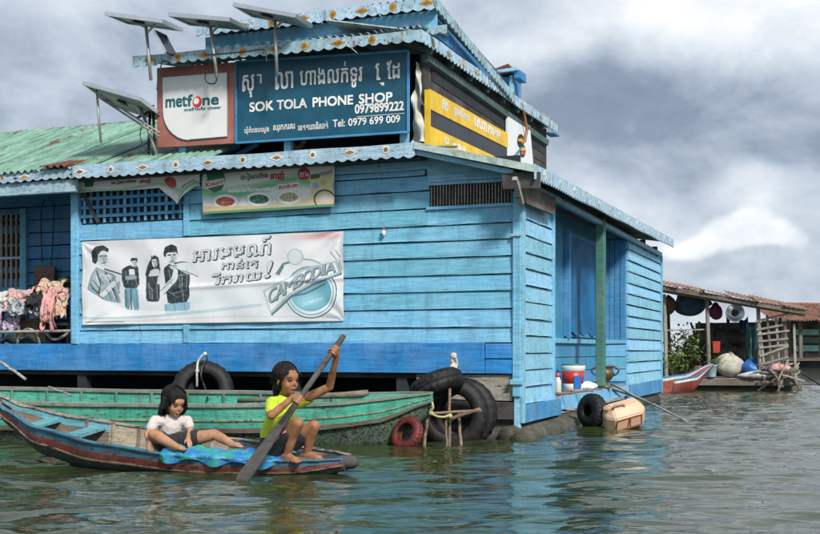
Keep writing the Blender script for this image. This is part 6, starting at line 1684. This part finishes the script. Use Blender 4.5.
# leafy plant standing in the shed
def leafy(c, n, rad, hgt, mat, nm, label, cat, frame, seed, pot=None, leaf=.07, droop=.5):
    rg = random.Random(seed); t = thing(nm, label, cat, c, frame); c = Vector(c)
    mb, st = MB(), MB()
    for k in range(9):
        a = rg.uniform(0, 6.28); tip = c + Vector((math.cos(a) * rad * rg.uniform(.3, 1), math.sin(a) * rad * rg.uniform(.3, .8), hgt * rg.uniform(.55, 1)))
        st.tube([c + Vector((0, 0, .02)), c.lerp(tip, .5) + Vector((0, 0, .08)), tip], [.014, .01, .005], 5)
        for j in range(n // 9):
            u = rg.uniform(.25, 1.05); p = c.lerp(tip, u) + Vector((rg.gauss(0, .10), rg.gauss(0, .10), rg.gauss(0.02, .09)))
            d_ = Vector((rg.uniform(-1, 1), rg.uniform(-1, 1), rg.uniform(-.6, .7))).normalized(); s_ = d_.cross(Vector((rg.uniform(-1, 1), rg.uniform(-1, 1), 1))).normalized()
            L_ = leaf * rg.uniform(.6, 1.3)
            mb.add([p, p + d_ * L_ * .5 + s_ * L_ * .26, p + d_ * L_ - Vector((0, 0, L_ * .2)), p + d_ * L_ * .5 - s_ * L_ * .26], [(0, 1, 2, 3)])
    st.build('stems', old_wood, t); mb.build('leaves', mat, t, kind='stuff')
    return t
leaf_a = plain('leaf_green', (.11, .17, .045), .6, .6, 3, bump=0, dirt=.3, dirtcol=(.20, .20, .08)); leaf_b = plain('leaf_bright', (.13, .22, .03), .55, .5, 3, bump=0, dirt=.2)
leafy(Q(684, 379, .35), 900, .62, 1.15, leaf_a, 'potted_plant', 'tall leafy green plant in the shed beside the blue house', 'plant', SF, 3, leaf=.11)
leafy(Q(672, 374, .15), 260, .38, .5, leaf_b, 'potted_plant', 'low bright green plant behind the red boat bow', 'plant', SF, 5, leaf=.09)
c = Q(711, 377, -.02)
bu = thing('bucket', 'pale blue bucket with a green plant on the shed edge', 'bucket', c, SF)
MB().lathe([(.10, 0), (.105, .01), (.135, .24), (.15, .25), (.15, .27), (.12, .26)], 20, Matrix.Translation(c)).build('body', plain('bucket_pale', (.34, .50, .54), .5, .3, 6), bu, smooth=True)
leafy(Q(713, 366, -.02), 120, .14, .16, leaf_b, 'small_plant', 'small bright green plant growing in the pale blue bucket', 'plant', SF, 8, leaf=.06)
c = Q(729, 377, .15)
put_s(crumple(c, .31, .25, .50, 2.2), 'sack', plain('sack_white', (.46, .43, .36), .7, .35, 5, bump=.4, dirt=.45), 'big round pale sack bulging on the shed floor', 'sack', c)
c = Q(751, 377, .15)
put_s(crumple(c, .22, .18, .36, 5.2), 'tarpaulin', plain('tarp_blue', (.02, .12, .36), .5, .4, 6, bump=.4), 'crumpled blue tarpaulin beside the round pale sack', 'tarpaulin', c)
c = Q(757, 379, -.05)
put_s(crumple(c, .40, .12, .16, 6.2), 'garment', cl_m['white'], 'pale crumpled cloth lying before the blue tarpaulin', 'clothing', c)
c = Q(779, 372, -.1)
put_s(crumple(c, .24, .12, .16, 8.2), 'garment', cl_m['pink'], 'pinkish bundle on the driftwood at the shed corner', 'clothing', c)
c = Q(717, 352, .2)
put_s(MB().box(c.x - .09, c.x + .07, .2, .3, c.z - .02, c.z + .22, .03), 'plastic_crate', plain('crate_red', (.45, .05, .03), .5), 'small red plastic crate behind the bucket', 'crate', c, smooth=False)
for k, (px, py, s_) in enumerate(((716, 338, .42), (733, 332, .30), (742, 350, .34), (726, 345, .30))):
    c = Q(px, py + 14, .9)
    put_s(crumple(c, s_, .2, s_ * 1.1, 11.3 + k), 'bundle', dark_wood, ('broad dark bundle stored behind the slim shed post', 'dark bundle hung below the round basin', 'dark sack behind the blue tarpaulin', 'small dark bundle between the crate and the basin')[k], 'bundle', c)
rgx = random.Random(12)
wick = plain('wicker', (.20, .13, .07), .8, .5, 14, bump=.6)
for k, (px, py, y0, r0, lb) in enumerate(((694, 377, .55, .17, 'wicker basket on the shed floor behind the pale blue bucket'), (742, 377, .6, .15, 'wicker basket between the pale sack and the blue tarpaulin'))):
    c = Q(px, py, y0)
    t = thing('basket', lb, 'basket', c, SF)
    MB().lathe([(r0 * .7, 0), (r0, .14), (r0 * 1.05, .26), (r0 * .95, .26), (r0 * .8, .05)], 16, Matrix.Translation(c)).build('bowl', wick, t, smooth=True)
    MB().tube([c + Vector((r0 * math.cos(a * math.pi / 6), 0, .26 + .16 * math.sin(a * math.pi / 6))) for a in range(7)], .012, 6).build('handle', wick, t, smooth=True)
for k in range(9):
    a_, b_ = Q(rgx.uniform(690, 752), rgx.uniform(318, 330), 1.5), Q(rgx.uniform(690, 752), rgx.uniform(345, 372), 1.5)
    MB().bar(a_, b_, .05, .03, (0, 1, 0)).build('stored_pole', dark_wood if k % 3 else old_wood, sh)
MB().box(-.7, 1.4, 2.2, 2.24, .28, 1.25, .02).build('darkening_board', dark_wood, sh)  # two more dark boards, added to blacken the shed's interior
MB().box(-1.6, -.7, 2.2, 2.24, .28, .75, .02).build('darkening_board', dark_wood, sh)
# red, white and blue bow of a small boat moored at the shed
RB = Hull((PX(653), PD - 1.2), (PX(705), PD - .55), [(0, .26), (.4, .24), (.8, .11), (1, .03)], [(0, .30), (.5, .36), (1, .60)], [(0, -.1), (.5, -.02), (1, .52)], R(3))
rb = thing('small_boat', 'bow of a small boat painted red, white and blue beside the shed', 'boat', (0, 0, 0), RB.fr)
rb_red = painted('bow_red', (.20, .012, .010), chips=.7, dirt=.3); rb_blue = painted('bow_blue', (.03, .16, .36), chips=.3, dirt=.3)
for sd in (-1, 1):
    RB.strake('hull', rb_red, rb, .0, .82, sd, n=20, m=5); RB.strake('white_band', ornament_white, rb, .82, .93, sd, n=20, out=.006); RB.strake('blue_band', rb_blue, rb, .93, 1.0, sd, n=20, out=.012)
# --- far house behind the shed
FD = 58.0
FX = lambda px: (px - 410) / FPX * FD
fh = thing('floating_house', 'distant teal floating house with rusty red tin roof behind the shed', 'house', (FX(800), FD, 0))
fz = lambda py: EYE + (HOR - py) / FPX * FD
x0, x1 = FX(776), FX(845)
MB().box(x0, x1, FD - .5, FD + 6, -.1, .35).build('raft', dark_wood, fh)
MB().box(x0 - .3, x1, FD - 1.2, FD + 6, .35, .5, .03).build('deck', old_wood, fh)
wl = MB().box(x0 + 1.0, x1, FD + .6, FD + 5.5, .5, fz(318)).build('wall', dark_wood, fh)
for i in range(3):
    z0 = .85 + i * .42
    MB().box(x0 + 1.15, x1, FD + .50, FD + .58, z0, z0 + .30, .02).build('wall_board', plain('teal_board%d' % i, (.20, .46, .42) if i != 1 else (.09, .14, .13), .7, .3, 2), wl)
for px in (782, 797, 818): MB().box(FX(px) - .09, FX(px) + .09, FD - .6, FD - .4, .5, fz(320), .02).build('post', old_wood, fh)
rfm = MB().bar((x0 - .8, FD + 2.5, fz(301)), (x1 + .5, FD + 2.5, fz(302)), .2, .1).build('roof', tin_rust, fh)
for i in range(7):
    a = FX(765) + i * .75
    corrugated('corrugated_sheet', rfm, tin_rust, (a, FD - 1.4, fz(321) + random.uniform(-.05, .05)), (a + .8, FD - 1.4, fz(321) + random.uniform(-.05, .05)), (a, FD + 2.6, fz(302)), 5, amp=.04)
for i in range(6):
    a = FX(778) + i * .5
    MB().bar((a, FD - 1.2 + random.uniform(0, 2), fz(318) + random.uniform(.1, .6)), (a + random.uniform(.4, .9), FD - .4, fz(312) + random.uniform(-.2, .3)), .09, .05).build('roof_stick', old_wood, fh)
rope([W(783, 362, 27), W(800, 372, 26), W(822, 386, 25)], .02, 'dark mooring line running from the shed corner across the water', dk)
